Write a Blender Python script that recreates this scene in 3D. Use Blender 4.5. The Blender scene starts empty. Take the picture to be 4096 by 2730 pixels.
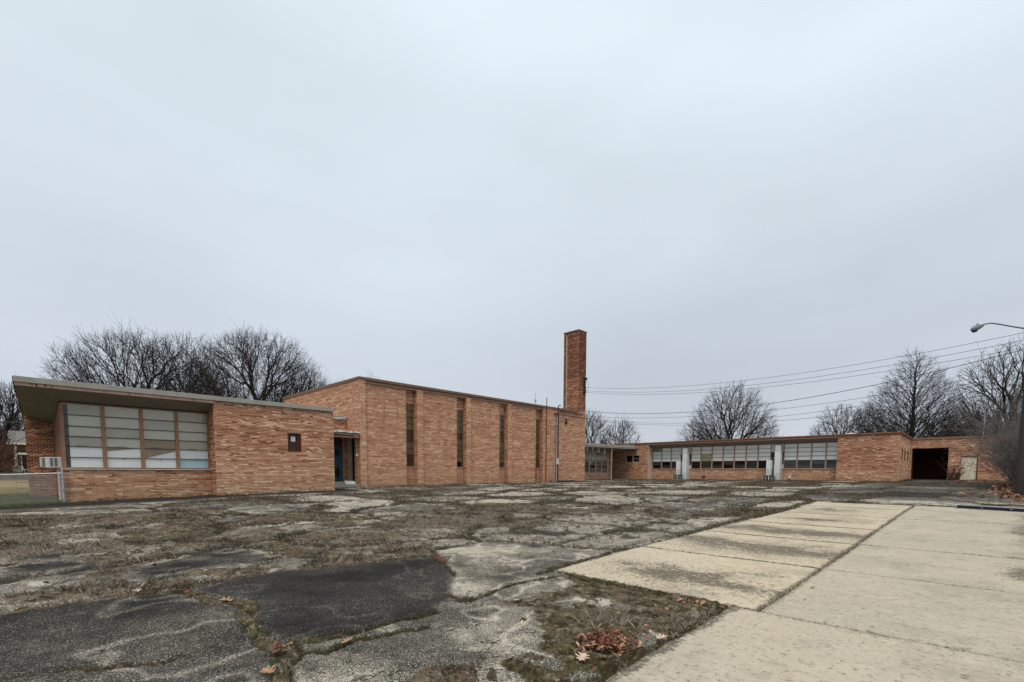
import bpy, math, random
import numpy as np
from mathutils import Matrix, Vector
random.seed(7); np.random.seed(7)
R = math.radians
SC = bpy.context.scene
COL = SC.collection

# ------------------------------------------------------------------ camera
# Axes: X runs along the school's front walls, Y away from the camera towards them,
# Z up; z = 0 is the height of the camera's lens, the pavement at its feet is z = -1.5.
YAW, PITCH, ROLL, FOC, PCX, PCY = .8017, -.0725, .0038, 1880., 2057.4, 2023.1
cp, sp, cr, sr = math.cos(PITCH), math.sin(PITCH), math.cos(ROLL), math.sin(ROLL)
_r = np.array([1, 0, 0.]); _f = np.array([0, cp, sp]); _u = np.array([0, -sp, cp])
_B = np.array([[math.cos(YAW), -math.sin(YAW), 0], [math.sin(YAW), math.cos(YAW), 0], [0, 0, 1]])
_M = np.stack([_r*cr + _u*sr, -_r*sr + _u*cr, -_f]) @ _B
cam_data = bpy.data.cameras.new('camera')
cam = bpy.data.objects.new('camera', cam_data); COL.objects.link(cam)
cam.matrix_world = Matrix([[*_M[:, 0], 0], [*_M[:, 1], 0], [*_M[:, 2], 0], [0, 0, 0, 1]])
cam.matrix_world = Matrix(((_M[0][0], _M[1][0], _M[2][0], 0), (_M[0][1], _M[1][1], _M[2][1], 0), (_M[0][2], _M[1][2], _M[2][2], 0), (0, 0, 0, 1)))
cam_data.sensor_width = 36; cam_data.lens = FOC/4096*36
cam_data.shift_x = -(PCX-2048)/4096; cam_data.shift_y = (PCY-1365)/4096
cam_data.clip_start = .05; cam_data.clip_end = 3000
SC.camera = cam

# ------------------------------------------------------------------ sky, light, exposure
SUN_EL, SUN_AZ = R(58), math.atan2(-.45, -.62)
world = bpy.data.worlds.new('World'); SC.world = world; world.use_nodes = True
nt = world.node_tree; N = nt.nodes; L = nt.links
for n in list(N): N.remove(n)
out = N.new('ShaderNodeOutputWorld'); bg = N.new('ShaderNodeBackground'); bg.inputs['Strength'].default_value = .1
sky = N.new('ShaderNodeTexSky'); sky.sky_type = 'NISHITA'; sky.sun_disc = False
sky.sun_elevation = SUN_EL; sky.sun_rotation = math.pi/2 - SUN_AZ
sky.air_density = 1.5; sky.dust_density = 4.0; sky.ozone_density = 1.0
tc = N.new('ShaderNodeTexCoord'); sep = N.new('ShaderNodeSeparateXYZ'); L.new(tc.outputs['Generated'], sep.inputs[0])
ramp = N.new('ShaderNodeValToRGB'); L.new(sep.outputs['Z'], ramp.inputs[0])
def stops(r, lst):
    cr_ = r.color_ramp
    while len(cr_.elements) > 1: cr_.elements.remove(cr_.elements[-1])
    cr_.elements[0].position = lst[0][0]; cr_.elements[0].color = (*lst[0][1], 1)
    for p, c in lst[1:]:
        e = cr_.elements.new(p); e.color = (*c, 1)
SKY = [(0, (.60, .635, .70)), (.12, (.545, .59, .665)), (.30, (.60, .665, .735)), (.50, (.69, .77, .835)), (.72, (.75, .84, .90)), (1, (.98, 1.06, 1.11))]
stops(ramp, SKY)
mp = N.new('ShaderNodeMapping'); mp.inputs['Scale'].default_value = (1.0, 1.0, 3.0); L.new(tc.outputs['Generated'], mp.inputs[0])
noi = N.new('ShaderNodeTexNoise'); noi.inputs['Scale'].default_value = 1.5; noi.inputs['Detail'].default_value = 4; noi.inputs['Roughness'].default_value = .45
L.new(mp.outputs[0], noi.inputs[0])
nr = N.new('ShaderNodeMapRange'); nr.inputs[1].default_value = .3; nr.inputs[2].default_value = .7; nr.inputs[3].default_value = 9.1; nr.inputs[4].default_value = 10.8
L.new(noi.outputs[0], nr.inputs[0])
vm = N.new('ShaderNodeVectorMath'); vm.operation = 'SCALE'; L.new(ramp.outputs[0], vm.inputs[0]); L.new(nr.outputs[0], vm.inputs['Scale'])
mx = N.new('ShaderNodeMix'); mx.data_type = 'RGBA'; mx.inputs[0].default_value = .93
L.new(sky.outputs[0], mx.inputs[6]); L.new(vm.outputs[0], mx.inputs[7])
L.new(mx.outputs[2], bg.inputs[0]); L.new(bg.outputs[0], out.inputs[0])
sun_d = bpy.data.lights.new('sun', 'SUN'); sun_d.energy = 1.5; sun_d.angle = R(22); sun_d.color = (1, .965, .92)
sun = bpy.data.objects.new('sun', sun_d); COL.objects.link(sun)
sdir = Vector((math.cos(SUN_EL)*math.cos(SUN_AZ), math.cos(SUN_EL)*math.sin(SUN_AZ), math.sin(SUN_EL)))
sun.rotation_euler = sdir.to_track_quat('Z', 'Y').to_euler()
SC.view_settings.view_transform = 'Standard'; SC.view_settings.look = 'None'
SC.view_settings.exposure = .12; SC.view_settings.gamma = 1; SC.view_settings.use_curve_mapping = False
try:
    SC.cycles.max_bounces = 6; SC.cycles.transparent_max_bounces = 12
except Exception: pass

# ------------------------------------------------------------------ helpers
def tag(o, label=None, cat=None, group=None, kind=None):
    if label: o['label'] = label
    if cat: o['category'] = cat
    if group: o['group'] = group
    if kind: o['kind'] = kind
    return o
def empty(name, loc, label=None, cat=None, group=None, kind=None):
    o = bpy.data.objects.new(name, None); o.location = loc; COL.objects.link(o)
    o.empty_display_size = .2
    return tag(o, label, cat, group, kind)
def link(name, me, mat=None, parent=None):
    if mat is not None and len(me.materials) == 0: me.materials.append(mat)
    o = bpy.data.objects.new(name, me); COL.objects.link(o)
    if parent is not None:
        o.parent = parent
        p = parent; off = Vector((0, 0, 0))
        while p is not None: off += p.location; p = p.parent
        o.location = -off
    return o
def npmesh(name, V, F, smooth=False):
    V = np.asarray(V, np.float32); F = np.asarray(F, np.int32); me = bpy.data.meshes.new(name)
    n, k = F.shape
    me.vertices.add(len(V)); me.vertices.foreach_set('co', V.ravel())
    me.loops.add(n*k); me.loops.foreach_set('vertex_index', F.ravel())
    me.polygons.add(n); me.polygons.foreach_set('loop_start', np.arange(0, n*k, k, dtype=np.int32))
    if smooth: me.polygons.foreach_set('use_smooth', np.ones(n, bool))
    me.update(calc_edges=True); return me
class MB:
    """collects boxes, quads and tubes and links them as one mesh object"""
    def __init__(s): s.v = []; s.f = []
    def box(s, x0, x1, y0, y1, z0, z1):
        b = len(s.v); s.v += [(x, y, z) for z in (z0, z1) for (x, y) in ((x0, y0), (x1, y0), (x1, y1), (x0, y1))]
        s.f += [(b, b+3, b+2, b+1), (b+4, b+5, b+6, b+7), (b, b+1, b+5, b+4), (b+1, b+2, b+6, b+5), (b+2, b+3, b+7, b+6), (b+3, b, b+4, b+7)]
        return s
    def hexa(s, P):
        b = len(s.v); s.v += [tuple(p) for p in P]
        s.f += [(b, b+3, b+2, b+1), (b+4, b+5, b+6, b+7), (b, b+1, b+5, b+4), (b+1, b+2, b+6, b+5), (b+2, b+3, b+7, b+6), (b+3, b, b+4, b+7)]
        return s
    def tube(s, pts, r, n=6, cap=True):
        pts = [Vector(p) for p in pts]; rr = r if isinstance(r, (list, tuple)) else [r]*len(pts); rings = []
        for i, p in enumerate(pts):
            d = (pts[min(i+1, len(pts)-1)] - pts[max(i-1, 0)]).normalized()
            a = d.orthogonal().normalized() if abs(d.z) > .9 else d.cross(Vector((0, 0, 1))).normalized()
            c = d.cross(a); b = len(s.v); rings.append(b)
            s.v += [tuple(p + (a*math.cos(2*math.pi*k/n) + c*math.sin(2*math.pi*k/n))*rr[i]) for k in range(n)]
        for a, b in zip(rings, rings[1:]):
            s.f += [(a+k, a+(k+1) % n, b+(k+1) % n, b+k) for k in range(n)]
        if cap: s.f += [tuple(rings[0]+k for k in range(n))[::-1], tuple(rings[-1]+k for k in range(n))]
        return s
    def poly(s, P, ext):
        """prism: closed outline P pushed along ext"""
        n = len(P); b = len(s.v); s.v += [tuple(p) for p in P] + [tuple(Vector(p)+Vector(ext)) for p in P]
        s.f += [tuple(range(b, b+n)), tuple(range(b+2*n-1, b+n-1, -1))] + [(b+i, b+n+i, b+n+(i+1) % n, b+(i+1) % n) for i in range(n)]
        return s
    def build(s, name, mat, parent=None, bevel=0):
        me = bpy.data.meshes.new(name); me.from_pydata([tuple(map(float, p)) for p in s.v], [], s.f); me.update()
        import bmesh
        bm = bmesh.new(); bm.from_mesh(me); bmesh.ops.recalc_face_normals(bm, faces=bm.faces[:])
        if bevel: bmesh.ops.bevel(bm, geom=bm.edges[:], offset=bevel, segments=1, affect='EDGES', clamp_overlap=True)
        bm.to_mesh(me); bm.free()
        return link(name, me, mat, parent)
def hsh(ix, iy, s):
    h = (ix*374761393 + iy*668265263 + s*974634777) & 0xffffffff
    h = ((h ^ (h >> 13))*1274126177) & 0xffffffff
    return ((h ^ (h >> 16)) & 0xffff)/65535.
def vnoise(x, y, s=0):
    xi = np.floor(x).astype(np.int64); yi = np.floor(y).astype(np.int64); fx = x-xi; fy = y-yi
    fx = fx*fx*(3-2*fx); fy = fy*fy*(3-2*fy)
    a, b, c, d = hsh(xi, yi, s), hsh(xi+1, yi, s), hsh(xi, yi+1, s), hsh(xi+1, yi+1, s)
    return (a*(1-fx)+b*fx)*(1-fy) + (c*(1-fx)+d*fx)*fy
def fbm(x, y, s=0, o=4):
    v = 0; a = .5; t = 0
    for k in range(o): v = v + a*vnoise(x*2**k, y*2**k, s+k*17); t += a; a *= .5
    return v/t
def sstep(a, b, x):
    t = np.clip((x-a)/(b-a), 0, 1); return t*t*(3-2*t)

# ------------------------------------------------------------------ materials
def new_mat(name):
    m = bpy.data.materials.new(name); m.use_nodes = True; nt = m.node_tree
    return m, nt, nt.nodes['Principled BSDF']
def nd(nt, t, **kw):
    n = nt.nodes.new('ShaderNode'+t)
    for k, v in kw.items(): setattr(n, k, v)
    return n
def mixc(nt, fac, a, b, mode='MIX'):
    n = nd(nt, 'Mix', data_type='RGBA', blend_type=mode)
    for i, v in ((0, fac), (6, a), (7, b)):
        if isinstance(v, bpy.types.NodeSocket): nt.links.new(v, n.inputs[i])
        else: n.inputs[i].default_value = v if i == 0 else (*v, 1)
    return n.outputs[2]
def noise(nt, scale, detail=4, rough=.6, vec=None, dist=0):
    n = nd(nt, 'TexNoise'); n.inputs['Scale'].default_value = scale; n.inputs['Detail'].default_value = detail
    n.inputs['Roughness'].default_value = rough; n.inputs['Distortion'].default_value = dist
    if vec is None: vec = coords(nt)
    nt.links.new(vec, n.inputs['Vector']); return n.outputs[0]
def coords(nt, sc=(1, 1, 1)):
    g = nd(nt, 'NewGeometry'); m = nd(nt, 'Mapping'); m.inputs['Scale'].default_value = sc
    nt.links.new(g.outputs['Position'], m.inputs[0]); return m.outputs[0]
def rng(nt, v, a, b, c=0., d=1.):
    n = nd(nt, 'MapRange'); n.inputs[1].default_value = a; n.inputs[2].default_value = b; n.inputs[3].default_value = c; n.inputs[4].default_value = d
    nt.links.new(v, n.inputs[0]); return n.outputs[0]
def math_(nt, op, a, b=None):
    n = nd(nt, 'Math', operation=op)
    for i, v in ((0, a), (1, b)):
        if v is None: continue
        if isinstance(v, bpy.types.NodeSocket): nt.links.new(v, n.inputs[i])
        else: n.inputs[i].default_value = v
    return n.outputs[0]
def attr(nt, name, out='Fac'):
    n = nd(nt, 'Attribute', attribute_name=name); return n.outputs[out]
def bump(nt, b, h, strength=.3, dist=.01):
    n = nd(nt, 'Bump'); n.inputs['Strength'].default_value = strength; n.inputs['Distance'].default_value = dist
    nt.links.new(h, n.inputs['Height']); nt.links.new(n.outputs[0], b.inputs['Normal'])
def rampn(nt, v, lst):
    r = nd(nt, 'ValToRGB'); stops(r, lst); nt.links.new(v, r.inputs[0]); return r.outputs[0]
def mat_worn(name, col, dark=None, amt=.35, rough=.75, scale=3., metallic=0., streak=False, bumps=.15, spec=.3):
    m, nt, b = new_mat(name); dark = dark or tuple(c*.5 for c in col)
    n1 = noise(nt, scale, 6, .65, coords(nt, (1, 1, .25) if streak else (1, 1, 1)))
    c = mixc(nt, rng(nt, n1, .42, .68, 0, amt), col, dark)
    n2 = noise(nt, scale*14, 3, .6); c = mixc(nt, rng(nt, n2, .3, .75, 0, .25), c, tuple(min(1, x*1.2) for x in col))
    nt.links.new(c, b.inputs['Base Color']); b.inputs['Roughness'].default_value = rough; b.inputs['Metallic'].default_value = metallic
    b.inputs['Specular IOR Level'].default_value = spec
    bump(nt, b, n2, bumps, .005); return m
def mat_brick(name='brick', shift=0.):
    m, nt, b = new_mat(name)
    t = attr(nt, 'tone'); n = noise(nt, 28, 3, .6); big = noise(nt, .55, 4, .6, coords(nt, (1, 1, 1.4)))
    tt = math_(nt, 'ADD', t, rng(nt, n, .3, .7, -.10+shift, .10+shift)); tt = math_(nt, 'ADD', tt, rng(nt, big, .3, .7, -.035, .035))
    c = rampn(nt, tt, [(0, (.12, .038, .020)), (.2, (.26, .092, .046)), (.42, (.455, .205, .118)), (.62, (.59, .31, .19)), (.8, (.74, .475, .31)), (1, (.84, .63, .43))])
    g = nd(nt, 'NewGeometry'); s = nd(nt, 'SeparateXYZ'); nt.links.new(g.outputs['Position'], s.inputs[0])
    st = noise(nt, 1.6, 5, .7, coords(nt, (1, 1, .35)))
    soil = math_(nt, 'MULTIPLY', rng(nt, s.outputs['Z'], -1.0, .1, 1, 0), rng(nt, st, .35, .65, 0, .6))
    c = mixc(nt, soil, c, (.46, .31, .15)); splash = math_(nt, 'MULTIPLY', rng(nt, s.outputs['Z'], -1.15, -.62, 1, 0), rng(nt, noise(nt, 5, 5, .75), .48, .62, 0, .7)); c = mixc(nt, splash, c, (.11, .075, .04))
    run = noise(nt, 2.4, 4, .7, coords(nt, (1, 1, .08)))
    c = mixc(nt, math_(nt, 'MULTIPLY', rng(nt, run, .58, .72, 0, .5), rng(nt, s.outputs['Z'], 1.5, 3.0, 0.2, 1)), c, (.10, .045, .026))
    nt.links.new(c, b.inputs['Base Color']); b.inputs['Roughness'].default_value = .9; b.inputs['Specular IOR Level'].default_value = .08
    bump(nt, b, noise(nt, 90, 2, .6), .35, .003); return m
def mat_mortar():
    m, nt, b = new_mat('mortar'); n = noise(nt, 3, 6, .7)
    c = mixc(nt, rng(nt, n, .3, .7), (.50, .38, .27), (.68, .54, .41)); nt.links.new(c, b.inputs['Base Color']); b.inputs['Roughness'].default_value = .95
    bump(nt, b, noise(nt, 120, 2), .3, .002); return m
def mat_plainbrick():
    m, nt, b = new_mat('brick_plain'); g = nd(nt, 'NewGeometry'); s = nd(nt, 'SeparateXYZ'); nt.links.new(g.outputs['Position'], s.inputs[0])
    cb = nd(nt, 'CombineXYZ'); nt.links.new(math_(nt, 'ADD', s.outputs['X'], s.outputs['Y']), cb.inputs[0]); nt.links.new(s.outputs['Z'], cb.inputs[1])
    br = nd(nt, 'TexBrick'); nt.links.new(cb.outputs[0], br.inputs['Vector']); br.inputs['Scale'].default_value = 1
    br.inputs['Brick Width'].default_value = .203; br.inputs['Row Height'].default_value = .0677; br.inputs['Mortar Size'].default_value = .005
    br.inputs['Color1'].default_value = (.26, .10, .05, 1); br.inputs['Color2'].default_value = (.42, .23, .13, 1); br.inputs['Mortar'].default_value = (.38, .28, .2, 1)
    nt.links.new(br.outputs[0], b.inputs['Base Color']); b.inputs['Roughness'].default_value = .9; return m
def mat_glass(name='glass', tint=(.99, .995, .99), refl=.015):
    m = bpy.data.materials.new(name); m.use_nodes = True; nt = m.node_tree; nt.nodes.clear()
    o = nd(nt, 'OutputMaterial'); tr = nd(nt, 'BsdfTransparent'); gl = nd(nt, 'BsdfGlossy'); mx = nd(nt, 'MixShader'); lw = nd(nt, 'Fresnel'); lw.inputs[0].default_value = 1.5
    tr.inputs[0].default_value = (*tint, 1); gl.inputs['Roughness'].default_value = .03
    f = math_(nt, 'ADD', math_(nt, 'MULTIPLY', lw.outputs[0], .3), refl); nt.links.new(f, mx.inputs[0]); nt.links.new(tr.outputs[0], mx.inputs[1]); nt.links.new(gl.outputs[0], mx.inputs[2])
    w = noise(nt, 2.5, 2, .5); bp = nd(nt, 'Bump'); bp.inputs['Strength'].default_value = .08; bp.inputs['Distance'].default_value = .05
    nt.links.new(w, bp.inputs['Height']); nt.links.new(bp.outputs[0], gl.inputs['Normal']); nt.links.new(mx.outputs[0], o.inputs[0]); return m
M = dict(
    brick=mat_brick(), brick_dark=mat_brick('brick_weathered', -.20), mortar=mat_mortar(), plain=mat_plainbrick(),
    beige=mat_worn('beige_metal', (.345, .325, .27), (.20, .18, .14), .5, .6, 2., streak=True),
    pink=mat_worn('pink_trim', (.42, .27, .215), (.16, .08, .06), .55, .7, 5., streak=True),
    coping=mat_worn('coping', (.30, .135, .072), (.13, .055, .035), .6, .7, 4.),
    coping2=mat_worn('coping_grey_edge', (.26, .20, .15), (.15, .09, .06), .6, .7, 4.),
    soffit=mat_worn('soffit', (.25, .225, .175), (.16, .14, .10), .4, .85, 1.2),
    soffit_grey=mat_worn('soffit_grey', (.27, .25, .23), (.15, .13, .12), .5, .85, 1.5),
    frame=mat_worn('window_frame', (.34, .18, .105), (.15, .075, .045), .5, .6, 6.),
    frame_pale=mat_worn('window_frame_pale', (.52, .47, .40), (.34, .22, .16), .6, .6, 5.),
    frame_tan=mat_worn('mullion_tan', (.42, .27, .19), (.22, .12, .09), .5, .6, 6.),
    dark=mat_worn('dark_bar', (.05, .035, .03), (.02, .015, .012), .4, .6, 6.),
    blind=mat_worn('blind', (.62, .60, .50), (.46, .44, .35), .5, .8, 1.2),
    board=mat_worn('white_board', (.95, .94, .91), (.84, .85, .83), .5, .75, 2.),
    blind_dull=mat_worn('dull_blind', (.50, .47, .38), (.36, .33, .25), .6, .8, 1.6), beam=mat_worn('dark_beam', (.012, .014, .022), (.008, .009, .012), .4, .7, 6.),
    board_grey=mat_worn('grey_board', (.84, .86, .85), (.70, .73, .73), .5, .75, 1.5),
    sky_reflection=mat_worn('sky_blue_reflection', (.50, .72, .78), (.30, .48, .57), .5, .75, 3.),
    stained=mat_worn('stained_board', (.60, .60, .38), (.05, .05, .03), 1., .85, 9.),
    brownboard=mat_worn('brown_board', (.17, .085, .045), (.09, .045, .028), .6, .85, 3.),
    tanboard=mat_worn('tan_board', (.34, .245, .145), (.20, .135, .075), .5, .8, 2.),
    greenboard=mat_worn('green_grey_panel', (.27, .24, .165), (.17, .145, .09), .5, .8, 2.),
    rust=mat_worn('rust', (.13, .04, .022), (.06, .02, .012), .6, .85, 9.),
    glass=mat_glass(), glass_dark=mat_glass('dark_glass', (.86, .86, .82), .0),
    white=mat_worn('white_paint', (.72, .73, .71), (.45, .43, .38), .5, .55, 4., streak=True),
    offwhite=mat_worn('pale_metal', (.58, .58, .54), (.36, .35, .30), .5, .55, 5., streak=True),
    galv=mat_worn('galvanised', (.40, .41, .41), (.24, .25, .25), .5, .5, 12., metallic=.2, spec=.5),
    blue=mat_worn('blue_door', (.022, .085, .125), (.012, .045, .07), .5, .6, 4.),
    navy=mat_worn('navy_door', (.016, .05, .09), (.01, .025, .045), .5, .6, 4.),
    black=mat_worn('dark_iron', (.035, .033, .032), (.02, .02, .02), .4, .6, 8.),
    wire=mat_worn('wire', (.06, .06, .065), (.04, .04, .04), .4, .6, 8.),
    greyiron=mat_worn('grey_casting', (.20, .205, .21), (.12, .12, .13), .5, .5, 10., metallic=.2),
    step=mat_worn('step_concrete', (.36, .33, .28), (.20, .18, .15), .6, .9, 4.),
    wood=mat_worn('weathered_wood', (.30, .18, .12), (.15, .09, .06), .6, .85, 8.),
    grimywall=mat_worn('pink_painted_brick', (.40, .27, .215), (.20, .11, .08), .6, .9, 7.),
    unlit_interior=mat_worn('unlit_interior', (.045, .043, .04), (.028, .027, .026), .5, .9, 1.),  # near-black colour stands in for the darkness of unlit interiors
    roofing=mat_worn('roofing', (.16, .15, .14), (.09, .085, .08), .5, .95, 2.),
    door_pale=mat_worn('pale_door', (.78, .70, .54), (.42, .35, .24), .6, .8, 3., streak=True),
    bark=mat_worn('bark', (.030, .024, .020), (.014, .011, .009), .6, .95, 2.),
    twig=mat_worn('twigs', (.042, .034, .030), (.02, .016, .014), .5, .95, 2.),
    twig_red=mat_worn('reddish_twigs', (.09, .048, .042), (.05, .028, .025), .5, .95, 2.),
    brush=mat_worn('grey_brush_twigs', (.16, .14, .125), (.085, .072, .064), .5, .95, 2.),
    pole=mat_worn('pole_wood', (.055, .048, .04), (.03, .026, .022), .5, .95, 4., streak=True),
    shingle=mat_worn('shingle', (.19, .175, .16), (.11, .10, .09), .5, .95, 4.),
    stone=mat_worn('stone', (.40, .36, .30), (.20, .17, .14), .6, .9, 3.),
    cream=mat_worn('cream_paint', (.66, .60, .45), (.45, .40, .30), .5, .7, 3.),
)
# ------------------------------------------------------------------ terrain height
GP = np.array([(0,0,-1.5),(-4,4,-1.5),(5,-5,-1.5),(5.4,1.6,-1.5),(8.4,1.6,-1.475),(8.5,4.6,-1.47),(0,8,-1.45),(14.4,1.5,-1.40),(14.6,4.7,-1.39),(17.7,3,-1.32),(22,1.4,-1.18),(22.3,4.4,-1.17),
(46.8,4,-.68),(46.8,12,-.72),(46.8,20.5,-.76),(46.8,25,-.82),(44,28,-.8),(36.5,26.2,-.9),(26.5,26.2,-.93),(13.9,26.2,-.955),(11.2,24,-1.01),(5.8,24,-1.1),(1,24.7,-1.24),(.9,30,-1.2),(-8,28,-1.3),(-15,18,-1.4),(-12,40,-1.1),
(55.9,1,-.6),(56,-6,-.6),(30,-6,-1.0),(20,-8,-1.2),(-10,-10,-1.55),(10,-12,-1.5),(70,10,-.5),(30,60,-.7),(0,70,-.7),(70,50,-.5)], float)
def _tps():
    n = len(GP); d = np.hypot(GP[:, None, 0]-GP[None, :, 0], GP[:, None, 1]-GP[None, :, 1])/30
    K = np.where(d > 0, d*d*np.log(d+1e-12), 0) + .0005*np.eye(n); P = np.c_[np.ones(n), GP[:, :2]/30]
    return np.linalg.solve(np.block([[K, P], [P.T, np.zeros((3, 3))]]), np.r_[GP[:, 2], 0, 0, 0])
TW = _tps()
def H(x, y):
    x = np.asarray(x, float); y = np.asarray(y, float); s = x.shape; x = x.ravel(); y = y.ravel(); out = np.empty(len(x))
    for a in range(0, len(x), 100000):
        xx, yy = x[a:a+100000], y[a:a+100000]
        d = np.hypot(xx[:, None]-GP[None, :, 0], yy[:, None]-GP[None, :, 1])/30
        out[a:a+100000] = np.where(d > 0, d*d*np.log(d+1e-12), 0) @ TW[:-3] + TW[-3] + TW[-2]*xx/30 + TW[-1]*yy/30
    return np.clip(out, -1.6, -.4).reshape(s)
def h1(x, y): return float(H([x], [y])[0])

# ------------------------------------------------------------------ pavement plan (metres)
C1 = [(-4,6.9),(-.26,6.90),(-.08,6.96),(.26,6.96),(.58,6.85),(.82,6.88),(1.16,6.69)]
C1B = [(1.16,6.69),(1.27,6.50),(1.37,5.90),(1.51,5.84),(1.60,5.56),(1.46,5.18),(1.38,4.66),(1.33,4.33),(1.37,4.10),(1.43,3.91),(1.27,3.66),(1.12,3.3),(.9,2.9)]
C2 = [(1.16,6.69),(1.38,6.76),(1.83,7.05),(2.50,7.06),(3.1,6.9),(3.72,6.81),(4.41,6.77),(4.83,6.57)]
C3 = [(1.43,3.91),(1.50,4.16),(1.76,4.05),(2.03,4.01),(2.35,4.04),(2.67,3.99),(2.96,4.02)]
C4 = [(1.28,4.01),(1.63,3.75),(1.93,3.81),(2.20,3.73),(2.39,3.71),(2.60,3.67)]
C5 = [(-.8,4.9),(-.21,4.80),(.17,4.65),(.48,4.44),(.60,4.36),(.78,4.42)]
C6 = [(4.83,6.57),(4.58,6.03),(4.14,5.16)]
C7 = [(4.83,6.57),(5.10,7.00),(5.75,7.06),(6.35,7.12)]
C8 = [(6.74,7.97),(6.41,7.19),(6.94,6.59),(7.21,6.10),(7.26,5.69),(7.52,5.00),(7.74,4.68)]
C9 = [(7.14,7.91),(7.83,7.94),(8.86,8.27)]
C10 = [(7.9,4.72),(7.0,4.62),(6.2,4.55),(5.55,4.5),(5.15,4.45)]
C11 = [(5.6,4.5),(5.45,4.1),(5.38,3.6),(5.38,3.0),(5.42,2.5),(5.36,1.95)]
C12 = [(3.47,4.40),(3.45,4.11),(3.83,4.14),(4.37,4.24),(5.15,4.14)]
C13 = [(5.38,1.92),(4.7,1.85),(3.9,1.83),(3.0,1.86),(2.4,1.84),(1.2,1.8)]
C14 = [(22.3,4.6),(19.8,4.58),(17.3,4.65),(14.5,4.8),(11.6,4.8),(8.9,4.8),(7.8,4.7)]
MOSS = [(3.71,3.81),(4.38,3.75),(4.86,3.6),(5.24,4.1),(5.40,4.1),(5.40,1.88),(4.66,1.82),(3.89,1.82),(3.01,1.84),(2.4,1.82),(2.3,2.0),(2.5,2.25),(2.51,2.58),(2.83,2.52),(2.94,2.64),(3.33,2.96),(3.40,3.14),(3.69,3.43)]
BARE = [(4.04,3.41),(4.55,3.45),(4.71,3.01),(4.47,2.67),(4.10,2.80),(3.86,3.11)]
BOT1 = [(1.80,2.79),(1.96,2.86),(2.07,2.76),(2.13,2.58),(1.93,2.34),(1.6,2.5)]
BOT2 = [(2.18,2.41),(2.35,2.54),(2.30,2.25)]
MIDV = [(-6,19),(-.6,20.2),(.9,18.5),(2.2,18.3),(4.5,18.2),(4.4,15.4),(6.6,13.4),(9.3,13.0),(11.9,13.5),(13.4,12.8),(14.4,11.6),(16,10.3),(16.05,7.5),(15,6.3),(14,5.96),(13.2,6.2),(13.4,7.6),(12.7,8.8),(9.7,8.1),(8.86,8.27),(7.6,8.8),(6.6,7.7),(5.9,7.9),(5.2,7.1),(4.83,6.57),(4.41,6.75),(3.72,6.80),(3.1,6.88),(2.5,7.04),(1.83,7.03),(1.38,6.74),(1.16,6.67),(.82,6.86),(.26,6.94),(-.26,6.88),(-6,6.9)]
PL1 = [(-3,12.6),(-.41,12.21),(.14,11.89),(.78,11.09),(.12,10.45),(-.36,10.44),(-3,10.4)]
PL2 = [(-2.5,9.8),(-.34,9.87),(.03,10.07),(.50,9.63),(.71,8.73),(.62,8.1),(.20,8.0),(-.12,7.95),(-.29,7.85),(-2.5,7.8)]
PL3 = [(.79,9.06),(1.26,9.23),(2.16,9.64),(2.84,9.12),(2.95,8.35),(2.29,7.75),(1.60,8.04),(1.44,7.68),(.93,7.49),(.91,7.94)]
PLA = [(-6,6.9)] + C1[1:] + C1B[1:] + [(-6,2)]
PLB = C2 + [(4.58,6.03),(4.3,5.4),(3.7,4.7),(3.4,4.3),(2.96,4.05)] + C3[::-1][1:] + [(1.38,4.66),(1.46,5.18),(1.60,5.56),(1.51,5.84),(1.37,5.90),(1.27,6.50)]
NEARZ = [(-8,-9),(-8,6.95)] + C1[1:] + C2[1:] + [(5.1,7.0),(6.35,7.12),(6.94,6.59),(7.26,5.69),(7.74,4.68),(8.0,-9)]
GRAV = [(5.1,7.0),(6.0,7.9),(6.6,7.7),(7.6,8.8),(8.86,8.27),(9.7,8.1),(12.7,8.8),(13.4,7.6),(13.2,6.2),(12.2,4.8),(7.74,4.7),(7.26,5.69),(6.94,6.59),(6.35,7.12)]
LAWN = [(-90,-60),(-5.5,-60),(-5.5,16),(-2.2,22.5),(-.35,24.3),(.97,24.62),(.97,30),(60,40),(60,28),(56,28),(56,-7),(60,-60),(400,-60),(400,400),(-90,400)]
BRUSH = [(22.5,-2.0),(26,-1.35),(31,-1.05),(37,-.9),(45,-1.3),(52,-1.6),(56,-2.4),(56,-60),(12,-60),(12,-7),(18,-4.5)]
def inpoly(x, y, P):
    r = np.zeros(x.shape, bool); n = len(P)
    for i in range(n):
        (x1, y1), (x2, y2) = P[i], P[(i+1) % n]
        if y1 == y2: continue
        r ^= ((y1 > y) != (y2 > y)) & (x < (x2-x1)*(y-y1)/(y2-y1)+x1)
    return r
def linedist(x, y, P):
    d = np.full(x.shape, 1e9)
    for (x1, y1), (x2, y2) in zip(P, P[1:]):
        dx, dy = x2-x1, y2-y1; t = np.clip(((x-x1)*dx+(y-y1)*dy)/(dx*dx+dy*dy), 0, 1)
        d = np.minimum(d, np.hypot(x-x1-t*dx, y-y1-t*dy))
    return d
def polydist(x, y, P):     # signed: negative inside
    return np.where(inpoly(x, y, P), -1, 1)*linedist(x, y, list(P)+[P[0]])
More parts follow.
